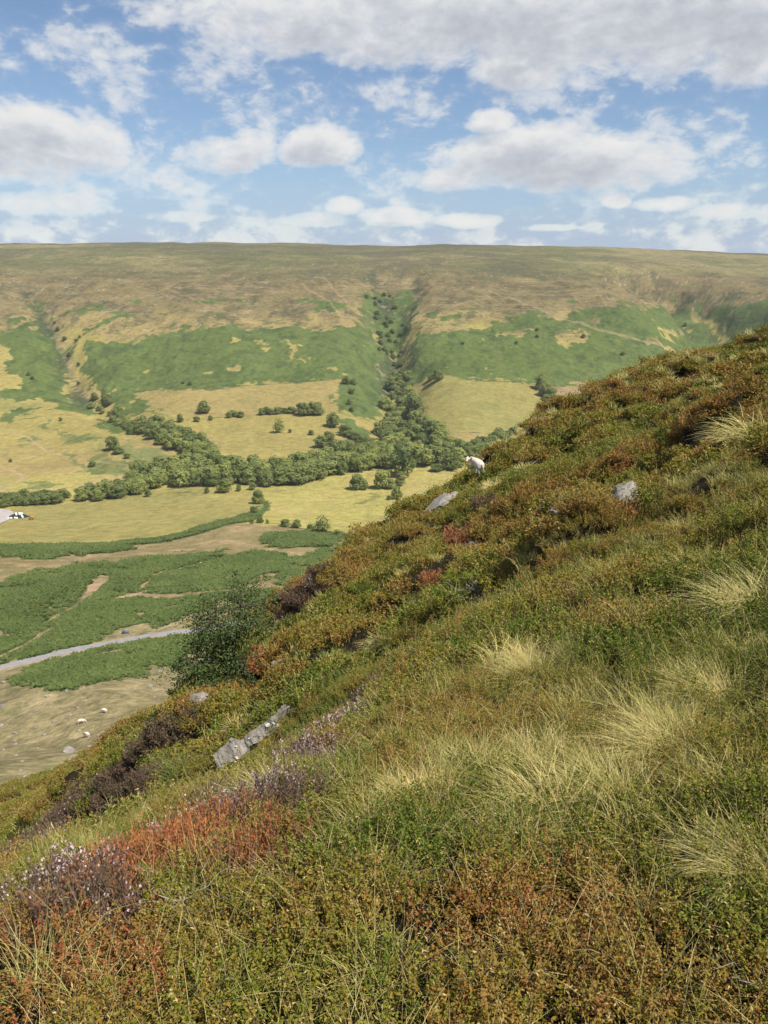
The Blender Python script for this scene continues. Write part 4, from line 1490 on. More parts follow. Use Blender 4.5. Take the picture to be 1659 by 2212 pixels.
def stone_slab():
    """the long lichened slab: outline on a plane tilted to the hillside, with real thickness"""
    import bmesh
    c = [(250, 1120), (330, 1020), (480, 880), (560, 800), (700, 860), (800, 790), (1000, 640), (1180, 520), (1260, 440), (1330, 410), (1420, 290), (1530, 200), (1490, 300), (1425, 420), (1430, 560), (1400, 640), (1320, 720), (1180, 780), (1100, 870), (880, 950), (800, 1080), (700, 1190), (560, 1240), (400, 1330), (320, 1350)]
    px = [(432 + .1203 * a, 1497 + .1203 * b) for a, b in c]
    p0, t0 = up_px(535, 1640)
    p0 = p0 + Vector((0, 0, .1))
    nrm = Vector((-.34, -.70, .62)).normalized()

    def on_plane(q):
        d = Vector(px_dir(*q))
        e = Vector(EYE)
        s = (p0 - e).dot(nrm) / d.dot(nrm)
        return e + d * s
    for _ in range(40):                     # bring the plane clear of the turf along its length
        ring = [on_plane(q) for q in px]
        mid = [(ring[i] + ring[-1 - i]) / 2 for i in range(len(ring) // 2)] + ring
        gz = height(np.array([v.x for v in mid]), np.array([v.y for v in mid]))
        if np.percentile(np.array([v.z for v in mid]) - gz, 12) > .10:
            break
        p0 = p0 + nrm * .04
    ring = [on_plane(q) for q in px]
    ctr = sum(ring, Vector()) / len(ring)
    bm = bmesh.new()
    top = [bm.verts.new(v - ctr) for v in ring]
    th_ = .55
    low = [bm.verts.new((v - ctr) * 1.0 - nrm * th_ * random.uniform(.8, 1.15)) for v in ring]
    n = len(ring)
    bm.faces.new(top)
    bm.faces.new(low[::-1])
    for i in range(n):
        bm.faces.new((top[i], low[i], low[(i + 1) % n], top[(i + 1) % n]))
    bmesh.ops.recalc_face_normals(bm, faces=bm.faces[:])
    bmesh.ops.triangulate(bm, faces=bm.faces[:])
    bmesh.ops.subdivide_edges(bm, edges=bm.edges[:], cuts=4, use_grid_fill=True)
    for v in bm.verts:
        d = fbm(np.array([v.co.x * 1.3 + v.co.z]), np.array([v.co.y * 1.3 - v.co.z]), .32, 4, 55)[0]
        v.co += nrm * d * .035
        v.co += Vector((1, .2, -.4)) * fbm(np.array([v.co.z * 5]), np.array([v.co.y * 3]), .6, 2, 56)[0] * .012
    me = bpy.data.meshes.new('slab')
    bm.to_mesh(me)
    bm.free()
    e = empty('stone_slab', ctr)
    obj('slab', me, M_ROCK, e)
    for (a, b, r_) in [(1222, 582, 42), (1336, 548, 27), (1412, 582, 32), (660, 1160, 16), (680, 1180, 14), (895, 820, 16), (660, 962, 13)]:
        q = on_plane((432 + .1203 * a, 1497 + .1203 * b)) - ctr + nrm * .022
        rad = r_ * .1203 * t0 / FOC
        lm = bmesh.new()
        k = 12
        u = nrm.orthogonal().normalized()
        w = nrm.cross(u)
        rim = [lm.verts.new(q + (u * math.cos(6.283 * j / k) + w * math.sin(6.283 * j / k)) * rad * random.uniform(.85, 1.15) - nrm * .03) for j in range(k)]
        rim2 = [lm.verts.new(q + (v.co - q) * .9 + nrm * .035) for v in rim]
        lm.faces.new(rim2)
        for j in range(k):
            lm.faces.new((rim[j], rim[(j + 1) % k], rim2[(j + 1) % k], rim2[j]))
        bmesh.ops.recalc_face_normals(lm, faces=lm.faces[:])
        mm = bpy.data.meshes.new('lichen_patch')
        lm.to_mesh(mm)
        lm.free()
        obj('lichen_patch', mm, M_LICH, e)
    tag(e, 'long grey stone slab with white lichen spots lying below the hawthorn', 'rock')


stone_slab()


# ---- bark and branching
def bark_mat(name, c0, c1):
    m, g, bs, out = new_mat(name)
    tc = g.node('ShaderNodeTexCoord')
    g.put(bs.inputs['Base Color'], g.ramp(g.noise(tc.outputs['Object'], 14, 5, .65), [(.35, c0), (.65, c1)]))
    bump(g, bs, g.noise(tc.outputs['Object'], 25, 5, .6), .6, .03)
    return m


M_BARK = bark_mat('bark', (.05, .042, .034), (.13, .11, .09))
M_TWIG = bark_mat('bleached_twig', (.22, .20, .18), (.40, .37, .34))


def tubes(name, branches, mat, sides=6):
    """branches: list of [(point, radius), ...] -> one mesh of tapered tubes"""
    V, F = [], []
    for br in branches:
        k0 = len(V)
        for i, (p, rad) in enumerate(br):
            a = Vector(br[max(i - 1, 0)][0])
            b = Vector(br[min(i + 1, len(br) - 1)][0])
            d = (b - a).normalized() if (b - a).length > 1e-6 else Vector((0, 0, 1))
            u = d.orthogonal().normalized()
            w = d.cross(u)
            for s in range(sides):
                an = 6.2832 * s / sides
                V.append(Vector(p) + (u * math.cos(an) + w * math.sin(an)) * rad)
        for i in range(len(br) - 1):
            for s in range(sides):
                F.append((k0 + i * sides + s, k0 + i * sides + (s + 1) % sides, k0 + (i + 1) * sides + (s + 1) % sides, k0 + (i + 1) * sides + s))
    me = mesh_np(name, np.array([tuple(v) for v in V]), np.array(F), True)
    me.materials.append(mat)
    return me


def wander(a, b, n, jit, r0, r1):
    a, b = Vector(a), Vector(b)
    out = []
    for i in range(n + 1):
        t = i / n
        p = a.lerp(b, t)
        if 0 < i < n:
            p += Vector((random.gauss(0, jit), random.gauss(0, jit), random.gauss(0, jit)))
        out.append((p, r0 + (r1 - r0) * t))
    return out


M_HAW = plant_mat('hawthorn_leaf', [(0, (.045, .078, .026)), (.4, (.075, .112, .036)), (.75, (.115, .15, .052)), (1, (.17, .19, .085))], 1.0, 1.0, (.08, .06, .05), None, .3, .9, .03)


def hawthorn():
    base, t = up_px(545, 1482)
    dep = t

    def P(px, py, dd=0.0):
        return Vector(EYE + px_dir(px, py) * (dep + dd)) - base
    limbs = [((0, 0, -.2), P(515, 1425), .10, .075), (P(515, 1425), P(500, 1375, .1), .075, .06), (P(515, 1425), P(450, 1430, -.2), .055, .03), (P(500, 1375, .1), P(520, 1310, .3), .05, .025), (P(500, 1375, .1), P(455, 1340, -.1), .045, .022), (P(520, 1310, .3), P(575, 1300, .4), .022, .008), (P(520, 1310, .3), P(500, 1268, .1), .02, .007),
             (P(450, 1430, -.2), P(400, 1470, -.4), .028, .008), (P(450, 1430, -.2), P(415, 1410, .2), .026, .008), (P(455, 1340, -.1), P(425, 1330, -.3), .02, .007), (P(515, 1425), P(470, 1480, -.5), .04, .012), (P(500, 1375, .1), P(545, 1345, -.5), .035, .01), (P(455, 1340, -.1), P(465, 1290, .4), .02, .007), (P(450, 1430, -.2), P(440, 1385, .6), .03, .01)]
    br = [wander(a, b, 4, .05, r0, r1) for a, b, r0, r1 in limbs]
    tips = []
    for l in br:
        for i, (p, rad) in enumerate(l):
            if i >= 1:
                for k in range(4):
                    q = p + Vector((random.gauss(0, .30), random.gauss(0, .30), random.gauss(.03, .22)))
                    tips.append(q)
                    br_ = wander(p, q, 2, .03, min(rad, .012), .003)
                    twigs.append(br_)
    e = empty('hawthorn_tree', base)
    obj('trunk', tubes('trunk', br + twigs, M_BARK, 6), parent=e)
    L = Leaves()
    C = []
    for q in tips:
        n = random.randint(24, 70)
        C.append(np.array(q)[None] + RNG.normal(0, 1, (n, 3)) * np.array((.15, .15, .10)))
    # denser skirts of leaf low on the left, thin sprays at the top
    for (px, py, s, n) in [(425, 1445, .24, 700), (465, 1425, .26, 750), (405, 1470, .20, 420), (450, 1475, .20, 420), (495, 1395, .22, 420), (525, 1350, .24, 220), (475, 1350, .25, 240), (435, 1400, .2, 300), (500, 1455, .2, 300), (555, 1320, .24, 130), (445, 1335, .2, 110), (515, 1285, .2, 90), (580, 1300, .16, 70), (395, 1440, .14, 120)]:
        for k in range(6):
            c0 = np.array(P(px, py, random.uniform(-.5, .5))) + RNG.normal(0, s * .9, 3)
            C.append(c0[None] + RNG.normal(0, 1, (n // 4, 3)) * np.array((s * .42, s * .42, s * .3)))
    Q = np.concatenate(C)
    k = len(Q)
    L.leaf(Q, rdir(k, -.1), rdir(k, 1.2), .055 * (.6 + .7 * RNG.random(k)), .045 * (.6 + .6 * RNG.random(k)))
    obj('crown', L.mesh('crown', M_HAW), parent=e)
    tag(e, 'leaning windblown hawthorn tree on the edge of the steep slope', 'tree')


twigs = []
hawthorn()


def dead_twigs(px, py, size, lab, n=9):
    p, t = up_px(px, py)
    br = []
    for i in range(n):
        a = Vector((random.gauss(0, .10), random.gauss(0, .08), -.02)) * size
        b = a + Vector((random.gauss(-.1, .38), random.gauss(-.05, .2), random.uniform(.1, .42))) * size
        br.append(wander(a, b, 5, .035 * size, .007 * size, .003 * size))
        for k in range(2):
            s = br[-1][2 + k][0]
            br.append(wander(s, s + Vector((random.gauss(0, .22), random.gauss(0, .15), random.uniform(.0, .22))) * size, 3, .02 * size, .004 * size, .002 * size))
    o = obj('dead_twigs', tubes('dead_twigs', br, M_TWIG, 5))
    o.location = p + Vector((0, -.05, .08))
    tag(o, lab, 'twigs')


dead_twigs(440, 1985, .28, 'tangle of bleached dead heather stems under the orange heather')
dead_twigs(1030, 1290, .7, 'grey dead heather stems in a hollow halfway up the hill', 12)
dead_twigs(1650, 2175, .16, 'bleached twisted root in the bottom right corner')
dead_twigs(1625, 1610, .2, 'pale dead stems by the right edge tussocks', 7)


# ------------------------------------------------------------------ sheep
def wool_mat():
    m, g, bs, out = new_mat('wool')
    tc = g.node('ShaderNodeTexCoord')
    n = g.noise(tc.outputs['Object'], 9, 4, .6)
    g.put(bs.inputs['Base Color'], g.ramp(n, [(.3, (.46, .41, .34)), (.7, (.64, .59, .51))]))
    bs.inputs['Roughness'].default_value = 1.0
    bump(g, bs, g.noise(tc.outputs['Object'], 38, 4, .6), .6, .02)
    return m


M_WOOL = wool_mat()
m_, g_, bs_, _ = new_mat('dark_horn')
g_.put(bs_.inputs['Base Color'], g_.ramp(g_.noise(None, 14, 3, .6), [(.4, (.02, .018, .016)), (.7, (.07, .06, .05))]))
bs_.inputs['Roughness'].default_value = .5
M_HORN = m_


def skin_mesh(name, verts, edges, radii, mat, sub=2):
    me = bpy.data.meshes.new(name)
    me.from_pydata(verts, edges, [])
    o = bpy.data.objects.new(name + '_form', me)
    COL.objects.link(o)
    sk = o.modifiers.new('skin', 'SKIN')
    if not me.skin_vertices:
        me.skin_vertices.new()
    for i, r_ in enumerate(radii):
        me.skin_vertices[0].data[i].radius = (r_, r_) if not isinstance(r_, tuple) else r_
        me.skin_vertices[0].data[i].use_root = (i == 0)
    sk.use_smooth_shade = True
    sb = o.modifiers.new('sub', 'SUBSURF')
    sb.levels = sub
    sb.render_levels = sub
    dg = bpy.context.evaluated_depsgraph_get()
    em = bpy.data.meshes.new_from_object(o.evaluated_get(dg))
    em.name = name
    em.materials.clear()
    em.materials.append(mat)
    bpy.data.objects.remove(o)
    return em


def sheep(loc, heading, lab, pose='look', head_dir=None, size=1.0):
    """heading: direction of the body in radians (0 = +x); parts: body, nose, eyes, horns"""
    e = empty('sheep', loc, heading, size)
    V = [(-.36, 0, .60), (-.12, 0, .60), (.14, 0, .60), (.36, 0, .62)]
    E = [(0, 1), (1, 2), (2, 3)]
    Rr = [(.20, .20), (.235, .22), (.24, .225), (.18, .19)]

    def add(v, parent, r_):
        V.append(v)
        Rr.append((r_, r_))
        E.append((parent, len(V) - 1))
        return len(V) - 1
    for sy in (-1, 1):
        a = add((-.40, .12 * sy, .46), 0, .095)
        b = add((-.37, .12 * sy, .34), a, .062)
        c = add((-.45, .12 * sy, .21), b, .036)
        d = add((-.42, .12 * sy, .05), c, .030)
        add((-.39, .12 * sy, .0), d, .034)
        a = add((.36, .11 * sy, .42), 3, .075)
        b = add((.36, .11 * sy, .24), a, .040)
        c = add((.365, .11 * sy, .06), b, .030)
        add((.385, .11 * sy, .0), c, .034)
    t0 = add((-.52, 0, .62), 0, .060)
    t1 = add((-.58, 0, .48), t0, .046)
    add((-.585, 0, .24), t1, .034)
    if pose == 'look':
        n1 = add((.50, .09, .73), 3, .11)
        n2 = add((.50, .24, .76), n1, .085)
        hd = Vector(head_dir).normalized()
    else:
        n1 = add((.52, 0, .50), 3, .10)
        n2 = add((.66, 0, .32), n1, .075)
        hd = Vector((.35, 0, -1)).normalized()
    hp = Vector(V[n2]) + hd * .05
    h1 = add(tuple(hp + hd * .04), n2, .082)
    h2 = add(tuple(hp + hd * .14 + Vector((0, 0, -.03))), h1, .060)
    h3 = add(tuple(hp + hd * .22 + Vector((0, 0, -.06))), h2, .042)
    side = hd.cross(Vector((0, 0, 1))).normalized()
    upv = side.cross(hd).normalized()
    for s in (-1, 1):
        add(tuple(hp + side * s * .16 + upv * .02 - hd * .01), h1, .026)
    obj('body', skin_mesh('body', V, E, Rr, M_WOOL), parent=e)
    if pose == 'look':
        def ball(nm, c, r_, mat):
            vv, ff = [], []
            n, k = 5, 8
            for i in range(n + 1):
                for j in range(k):
                    a, b = math.pi * i / n, 6.2832 * j / k
                    vv.append(c + Vector((math.sin(a) * math.cos(b), math.sin(a) * math.sin(b), math.cos(a))) * r_)
            for i in range(n):
                for j in range(k):
                    ff.append((i * k + j, i * k + (j + 1) % k, (i + 1) * k + (j + 1) % k, (i + 1) * k + j))
            me = mesh_np(nm, np.array([tuple(v) for v in vv]), np.array(ff), True)
            obj(nm, me, mat, e)
        tip = Vector(V[h3]) + hd * .028
        ball('nose', tip, .038, M_HORN)
        for s in (-1, 1):
            ball('eye', hp + hd * .105 + side * s * .062 + upv * .035, .022, M_HORN)
            br = [(hp + side * s * .055 + upv * .065, .030), (hp + side * s * .11 + upv * .10 - hd * .03, .027), (hp + side * s * .16 + upv * .075 - hd * .02, .020), (hp + side * s * .18 + upv * .03 + hd * .02, .008)]
            obj('horn', tubes('horn', [br], M_HORN, 7), parent=e)
    tag(e, lab, 'sheep')
    return e


def crest(px, y0, back=0.0):
    """skyline of the near hill in a column of the view"""
    y_ = y0
    while y_ < y0 + 120:
        p, t = at(px, y_, tmax=80)
        if t < 70:
            break
        y_ += 1.5
    return p, t


p, t = crest(1028, 990)
_d = px_dir(1028, 1040)
p, t = at(1030, 1046, tmax=80)
if t > 60:
    p, t = crest(1028, 1000)
p.z = float(height(np.array([p.x]), np.array([p.y]))[0])
sheep(p + Vector((0, 0, .40)), math.atan2(.93, -.36), 'white horned sheep on the crest looking back at the camera', 'look', (-.62, .76, -.25), .90)

# ------------------------------------------------------------------ valley trees
M_TREE = plant_mat('tree_leaf', [(0, (.105, .140, .046)), (.3, (.170, .210, .066)), (.6, (.235, .270, .082)), (1, (.31, .34, .10))], .60, 1.0, (.1, .08, .06), None, .42)


def crown_mesh(seed, lobes, flat, quads, size, loose=0.0):
    """unit tree: foot at 0, top about 1; crown made of leafy lobes"""
    global RNG
    keep, RNG = RNG, np.random.default_rng(seed)
    L = Leaves()
    C, Rd = [], []
    for i in range(lobes):
        a = RNG.random() * 6.283
        q = .30 * RNG.random() ** .6
        zc = .20 + .62 * RNG.random()
        k = 1 - .55 * max(0, (zc - .5) / .4)
        C.append((math.cos(a) * q * k, math.sin(a) * q * k, zc * flat + (1 - flat) * .45))
        Rd.append((.13 + .09 * RNG.random()) * (1.0 - .25 * (zc > .7)))
    C.append((0, 0, .62))
    Rd.append(.24)
    for a in np.arange(5) * 1.2566 + RNG.random():
        C.append((math.cos(a) * .22, math.sin(a) * .22, .24 + .06 * RNG.random()))
        Rd.append(.15 + .04 * RNG.random())
    C.append((0, 0, .34))
    Rd.append(.27)
    Rd = np.array(Rd)
    w = Rd ** 2 / (Rd ** 2).sum()
    lobe_lv = RNG.random(len(C)) * .7
    for c, r_, wi, lvv in zip(C, Rd, w, lobe_lv):
        n = int(quads * wi)
        d = rdir(n, .25)
        rad = r_ * (.78 + .32 * RNG.random(n) + loose * RNG.random(n))[:, None]
        P = np.array(c)[None] + d * rad * np.array((1, 1, .85))
        D = rdir(n)
        D = D - d * (D * d).sum(1, keepdims=True) * .9
        L.leaf(P - D * size * .4, D, d + np.array((0, 0, .25)) + RNG.normal(0, .28, (n, 3)), size * (.6 + .8 * RNG.random(n)), size * (.6 + .6 * RNG.random(n)), 0.0, np.clip(lvv + .35 * RNG.random(n), 0, 1), .1)
    me = L.mesh('crown', M_TREE)
    RNG = keep
    return me


def trunk_mesh(seed):
    random.seed(seed)
    br = [wander((0, 0, -.06), (.01, .01, .5), 4, .008, .032, .016)]
    for i in range(6):
        a = random.random() * 6.283
        z0 = random.uniform(.16, .42)
        br.append(wander((0, 0, z0), (math.cos(a) * .26, math.sin(a) * .26, z0 + random.uniform(.12, .34)), 3, .012, .013, .004))
    return tubes('trunk', br, M_BARK, 5)


CROWNS = [crown_mesh(i, 13, 1.0, 1500, .075) for i in range(4)] + [crown_mesh(20 + i, 11, .8, 1300, .085) for i in range(2)] + [crown_mesh(30 + i, 9, 1.0, 620, .075, .25) for i in range(2)]
TRUNKS = [trunk_mesh(i) for i in range(4)]
random.seed(19)
N_TREE = 0


def tree(p, h, wide=1.0, tone=0.0, lab='', group=None, kind=None, name='tree'):
    global N_TREE
    k = random.randrange(0, 6) if kind is None else kind
    e = empty(name, p, random.uniform(0, 6.28), h)
    e.scale = (h * wide, h * wide, h)
    obj('trunk', TRUNKS[N_TREE % 4], parent=e)
    c = obj('crown', CROWNS[k], parent=e)
    c['tone'] = float(tone)
    tag(e, lab, 'tree', group)
    N_TREE += 1
    return e


def tree_px(px, py, hpx, wide=1.0, tone=.1, lab='', group=None, kind=None, name='tree'):
    p, t = up_px(px, py, near=False)
    return tree(p, hpx * t / FOC * 1.02, wide, tone, lab, group, kind, name)


SINGLE = [  # px, py of foot, height px, width factor, tone, crown, label, name
    (440, 893, 32, 1.15, .10, None, 'lone round tree in the tan field left of the hedge row', 'tree'),
    (390, 912, 21, 1.0, .02, None, 'small dark tree left of the lone round tree', 'tree'),
    (425, 911, 14, 1.3, .05, None, 'low bush on the field boundary under the lone round tree', 'bush'),
    (455, 908, 13, 1.1, .06, None, 'little bush right of the low bush on the boundary', 'bush'),
    (603, 935, 38, .85, .18, 6, 'isolated airy tree on a visible trunk casting a shadow', 'tree'),
    (627, 935, 10, 1.0, .08, None, 'tiny bush right of the isolated airy tree', 'bush'),
    (672, 940, 13, 1.3, .0, None, 'small round dark bush in the lower tan field', 'bush'),
    (720, 923, 36, 1.1, .05, None, 'stout tree at the corner of the tan field', 'tree'),
    (748, 830, 21, 1.3, -.02, None, 'dark tree at the top right corner of the tan field', 'tree'),
    (764, 832, 15, 1.3, .0, None, 'small dark tree next to the corner tree', 'bush'),
    (760, 852, 17, 1.0, .05, None, 'bush halfway down the green bank right of the tan field', 'bush'),
    (755, 874, 15, 1.0, .03, None, 'bush lower on the green bank right of the tan field', 'bush'),
    (760, 890, 14, 1.2, .03, None, 'lowest bush on the green bank right of the tan field', 'bush'),
    (945, 823, 30, 1.1, .08, None, 'tree on the top edge of the olive field', 'tree'),
    (930, 822, 14, 1.4, .05, None, 'bush left of the tree on the top edge of the olive field', 'bush'),
    (1168, 842, 36, .95, .12, None, 'uppermost tree of the short diagonal row in the olive field', 'tree'),
    (1178, 856, 34, 1.0, .14, None, 'second tree of the diagonal row in the olive field', 'tree'),
    (1190, 868, 36, 1.0, .10, None, 'third tree of the diagonal row in the olive field', 'tree'),
    (1184, 884, 38, 1.1, .08, None, 'fourth tree of the diagonal row in the olive field', 'tree'),
    (1200, 884, 26, 1.1, .06, None, 'lowest tree of the diagonal row in the olive field', 'tree'),
    (1232, 880, 16, 1.1, .0, None, 'small bush right of the diagonal row', 'bush'),
    (243, 972, 36, 1.0, .04, None, 'taller dark tree on the left hillside by the green field', 'tree'),
    (256, 980, 22, 1.5, .12, None, 'grey green round tree in front of the dark tree at left', 'tree'),
    (275, 990, 14, 1.3, .04, None, 'low bush below the pair of trees at left', 'bush'),
    (200, 1008, 16, 1.3, .02, None, 'single bush on the ochre hillside at left', 'bush'),
    (131, 910, 10, 1.0, .0, None, 'tiny dark tree high on the ochre hillside', 'bush'),
    (23, 998, 9, 1.1, .0, None, 'tiny bush by the left edge of the hillside', 'bush'),
    (230, 878, 32, 1.1, -.03, None, 'dark tree in the mouth of the left gully', 'tree'),
    (205, 865, 20, 1.2, -.02, None, 'bush left of the dark tree in the left gully', 'bush'),
    (255, 905, 30, 1.2, .0, None, 'tree below the mouth of the left gully', 'tree'),
    (320, 1073, 20, .95, -.02, None, 'small dark round tree on the edge of the yellow field', 'tree'),
    (447, 1066, 17, .9, .0, None, 'small dark tree left of the broad tree in the yellow field', 'bush'),
    (485, 1064, 34, 1.25, .10, None, 'broad rounded tree on the edge of the yellow field', 'tree'),
    (516, 1061, 16, 1.0, .02, None, 'little tree right of the broad rounded tree', 'bush'),
    (545, 1058, 18, 1.2, .0, None, 'bush at the end of the yellow field', 'bush'),
    (558, 1088, 36, 1.0, .06, None, 'tree at the head of the green strip', 'tree'),
    (549, 1108, 18, 1.2, .0, None, 'dark bush growing in the green strip', 'bush'),
    (772, 1058, 40, 1.1, .12, None, 'sunlit leaning tree in the middle of the yellow field', 'tree'),
    (787, 1058, 26, 1.0, .10, None, 'smaller tree joined to the sunlit leaning one', 'tree'),
    (826, 1055, 46, 1.15, .34, None, 'bright green tree in the middle of the yellow field', 'tree'),
    (843, 1056, 26, 1.2, .15, None, 'bush at the foot of the bright green tree', 'bush'),
    (864, 1050, 34, .95, .16, None, 'grey green tree right of the bright green tree', 'tree'),
    (857, 1078, 34, .95, .16, None, 'pale tree in front of the grey green tree', 'tree'),
    (840, 1080, 12, 1.2, .0, None, 'dark bush left of the pale tree in front', 'bush'),
    (975, 1015, 46, 1.15, .0, None, 'dark tree standing by the right end of the near field', 'tree'),
    (944, 1018, 20, 1.8, -.03, None, 'low dark bush left of the dark tree', 'bush'),
    (994, 1010, 30, 1.0, .36, None, 'bright yellow green tree beside the sheep', 'tree'),
    (868, 1028, 76, .98, -.06, 1, 'largest dark tree in front of the wood', 'tree'),
    (897, 905, 56, .95, -.05, 2, 'dark tall tree at the right edge of the central wood', 'tree'),
    (697, 1152, 46, 1.05, .05, 6, 'thin open crowned tree by the fence in front of the yellow field', 'tree'),
    (616, 1138, 20, 1.4, .0, None, 'left of two dark bushes by the field corner', 'bush'),
    (641, 1140, 20, 1.4, .0, None, 'right of two dark bushes by the field corner', 'bush'),
    (670, 1145, 16, 1.3, .02, None, 'grey bush left of the open crowned tree', 'bush'),
    (730, 1158, 18, 1.5, .05, 7, 'straggling bush right of the open crowned tree', 'bush'),
    (757, 1158, 16, 1.1, .0, 7, 'small thorn bush on the field corner', 'bush'),
    (788, 1157, 15, 1.0, .0, 7, 'last thorn bush before the near hill', 'bush'),
    (562, 1130, 18, 1.2, .0, None, 'dark bush by the end of the green strip', 'bush'),
    (545, 1131, 14, 1.0, .03, 7, 'thin bush left of the dark bush by the green strip', 'bush'),
    (578, 1131, 12, 1.0, .03, 7, 'thin bush right of the dark bush by the green strip', 'bush'),
    (512, 1250, 20, 1.2, -.03, None, 'dark thorn bush in the bracken above the lane', 'bush'),
]
for (px, py, hp, wd, tn, kd, lab, nm) in SINGLE:
    tree_px(px, py, hp, wd, tn, lab, None, kd, nm)

ROWS = [  # hedgerows: from, to, count, height px, label
    ((488, 901), (525, 901), 4, 15, 'bush in the short hedge below the lone round tree', 'bushes of the short hedge'),
    ((562, 897), (640, 894), 8, 17, 'bush in the long hedge across the tan fields', 'bushes of the long hedge'),
    ((652, 896), (692, 897), 4, 29, 'tree at the right end of the long hedge', 'trees ending the long hedge'),
    ((735, 935), (800, 968), 7, 24, 'bush in the diagonal hedge below the stout corner tree', 'bushes of the diagonal hedge'),
    ((690, 968), (720, 960), 2, 26, 'dark tree by the foot of the diagonal hedge', 'trees at the foot of the diagonal hedge'),
    ((1010, 995), (1090, 960), 7, 38, 'tree in the row along the bottom of the olive field', 'trees under the olive field'),
    ((1040, 980), (1120, 945), 5, 34, 'tree behind the row under the olive field', 'trees under the olive field'),
    ((-10, 1096), (135, 1086), 14, 24, 'hedge bush at the left edge above the yellow field', 'bushes of the left hedge'),
    ((-10, 1084), (150, 1076), 14, 22, 'back hedge bush at the left edge above the yellow field', 'bushes of the left hedge'),
]
for (a, b, n, hp, lab, grp) in ROWS:
    for i in range(n):
        f_ = (i + .5) / n
        tree_px(a[0] + (b[0] - a[0]) * f_ + random.uniform(-3, 3), a[1] + (b[1] - a[1]) * f_ + random.uniform(-2, 2), hp * random.uniform(.75, 1.2), 1.25, random.uniform(-.04, .12), lab, grp, None, 'tree' if hp > 22 and n < 10 else 'bush')

WOODS = [  # streamside woods: outline of the feet, spacing m, height m range, label, group
    ([(150, 1085), (235, 1068), (290, 1048), (345, 1050), (300, 1068), (220, 1083)], 11.5, (9, 14), 'tree of the leafy belt left of the broad tree', 'trees of the left stream belt'),
    ([(285, 1022), (340, 1020), (460, 1008), (560, 1018), (560, 1048), (440, 1052), (340, 1052)], 12.5, (11, 16), 'tree of the thick stream belt behind the broad tree', 'trees of the middle stream belt'),
    ([(285, 925), (330, 925), (450, 960), (470, 1000), (520, 1015), (450, 1012), (400, 985), (310, 945)], 13.5, (10, 16), 'tree of the slanting wood beside the green field', 'trees of the slanting wood'),
    ([(560, 1018), (640, 1012), (720, 985), (840, 985), (850, 1010), (760, 1020), (640, 1048), (565, 1052)], 12.5, (11, 16), 'tree of the stream wood left of the largest dark tree', 'trees of the stream wood'),
    ([(815, 935), (880, 915), (915, 920), (960, 955), (1000, 975), (990, 1000), (930, 1010), (890, 1000), (850, 985)], 16.5, (11, 17), 'tree of the wood behind the largest dark tree', 'trees of the central wood'),
    ([(846, 820), (880, 815), (885, 850), (900, 900), (905, 925), (830, 935), (825, 880), (838, 850)], 17.5, (10, 15), 'tree of the wood filling the foot of the central gully', 'trees of the gully wood'),
    ([(195, 880), (225, 885), (300, 925), (290, 945), (250, 915)], 13, (5, 9), 'shrubby tree along the left stream above the slanting wood', 'trees of the left stream'),
]


def fill(poly, spacing, rng):
    xs = [p[0] for p in poly]
    ys = [p[1] for p in poly]
    pts_ = []
    tries = 0
    while tries < 2500:
        tries += 1
        q = (rng.uniform(min(xs), max(xs)), rng.uniform(min(ys), max(ys)))
        if not in_poly(np.array([q[0]]), np.array([q[1]]), poly)[0]:
            continue
        if all((q[0] - a) ** 2 + (q[1] - b) ** 2 > (spacing * .78) ** 2 for a, b in pts_):
            pts_.append(q)
    return pts_


rnd = random.Random(5)
for (pp, sp, hr, lab, grp) in WOODS:
    wp = world_poly(pp)
    P = fill(wp, sp, rnd)
    zz = height(np.array([q[0] for q in P]), np.array([q[1] for q in P]))
    for (q, zq) in zip(P, zz):
        tree((q[0], q[1], zq), rnd.uniform(*hr) * 1.15, rnd.uniform(1.05, 1.4), rnd.choice([-.05, .02, .08, .14, .2, .28, .36]), lab, grp)
print('trees', N_TREE)

# thorn bushes dotted on the far slopes
for i in range(34):                          # scrub up the central gully
    f_ = random.random()
    px, py = 858 - 40 * f_ + random.gauss(0, 9 + 10 * f_), 812 - 175 * f_
    tree_px(px, py, random.uniform(8, 15) * (1 - .3 * f_), 1.4, random.uniform(-.05, .06), 'dark scrub bush in the steep central gully', 'scrub in the central gully', None, 'bush')
for i, (px, py) in enumerate([(118, 700), (125, 715), (140, 735), (165, 738), (172, 730), (150, 770), (170, 790), (170, 830), (62, 812), (70, 820), (1000, 745), (1115, 745), (1160, 730), (1160, 715), (1260, 730), (1345, 768), (1480, 705), (870, 705), (880, 712), (865, 725), (410, 833), (820, 758), (395, 830)]):
    tree_px(px, py, random.uniform(7, 11), 1.3, -.04, 'small dark thorn bush dotted on the far bracken slopes', 'thorn bushes on the far slopes', None, 'bush')

# ------------------------------------------------------------------ bracken as ground cover
M_BRK = plant_mat('bracken_frond', [(0, (.060, .090, .024)), (.5, (.100, .136, .038)), (1, (.155, .18, .056))], .7, 1.0, (.07, .09, .03), None, .25)


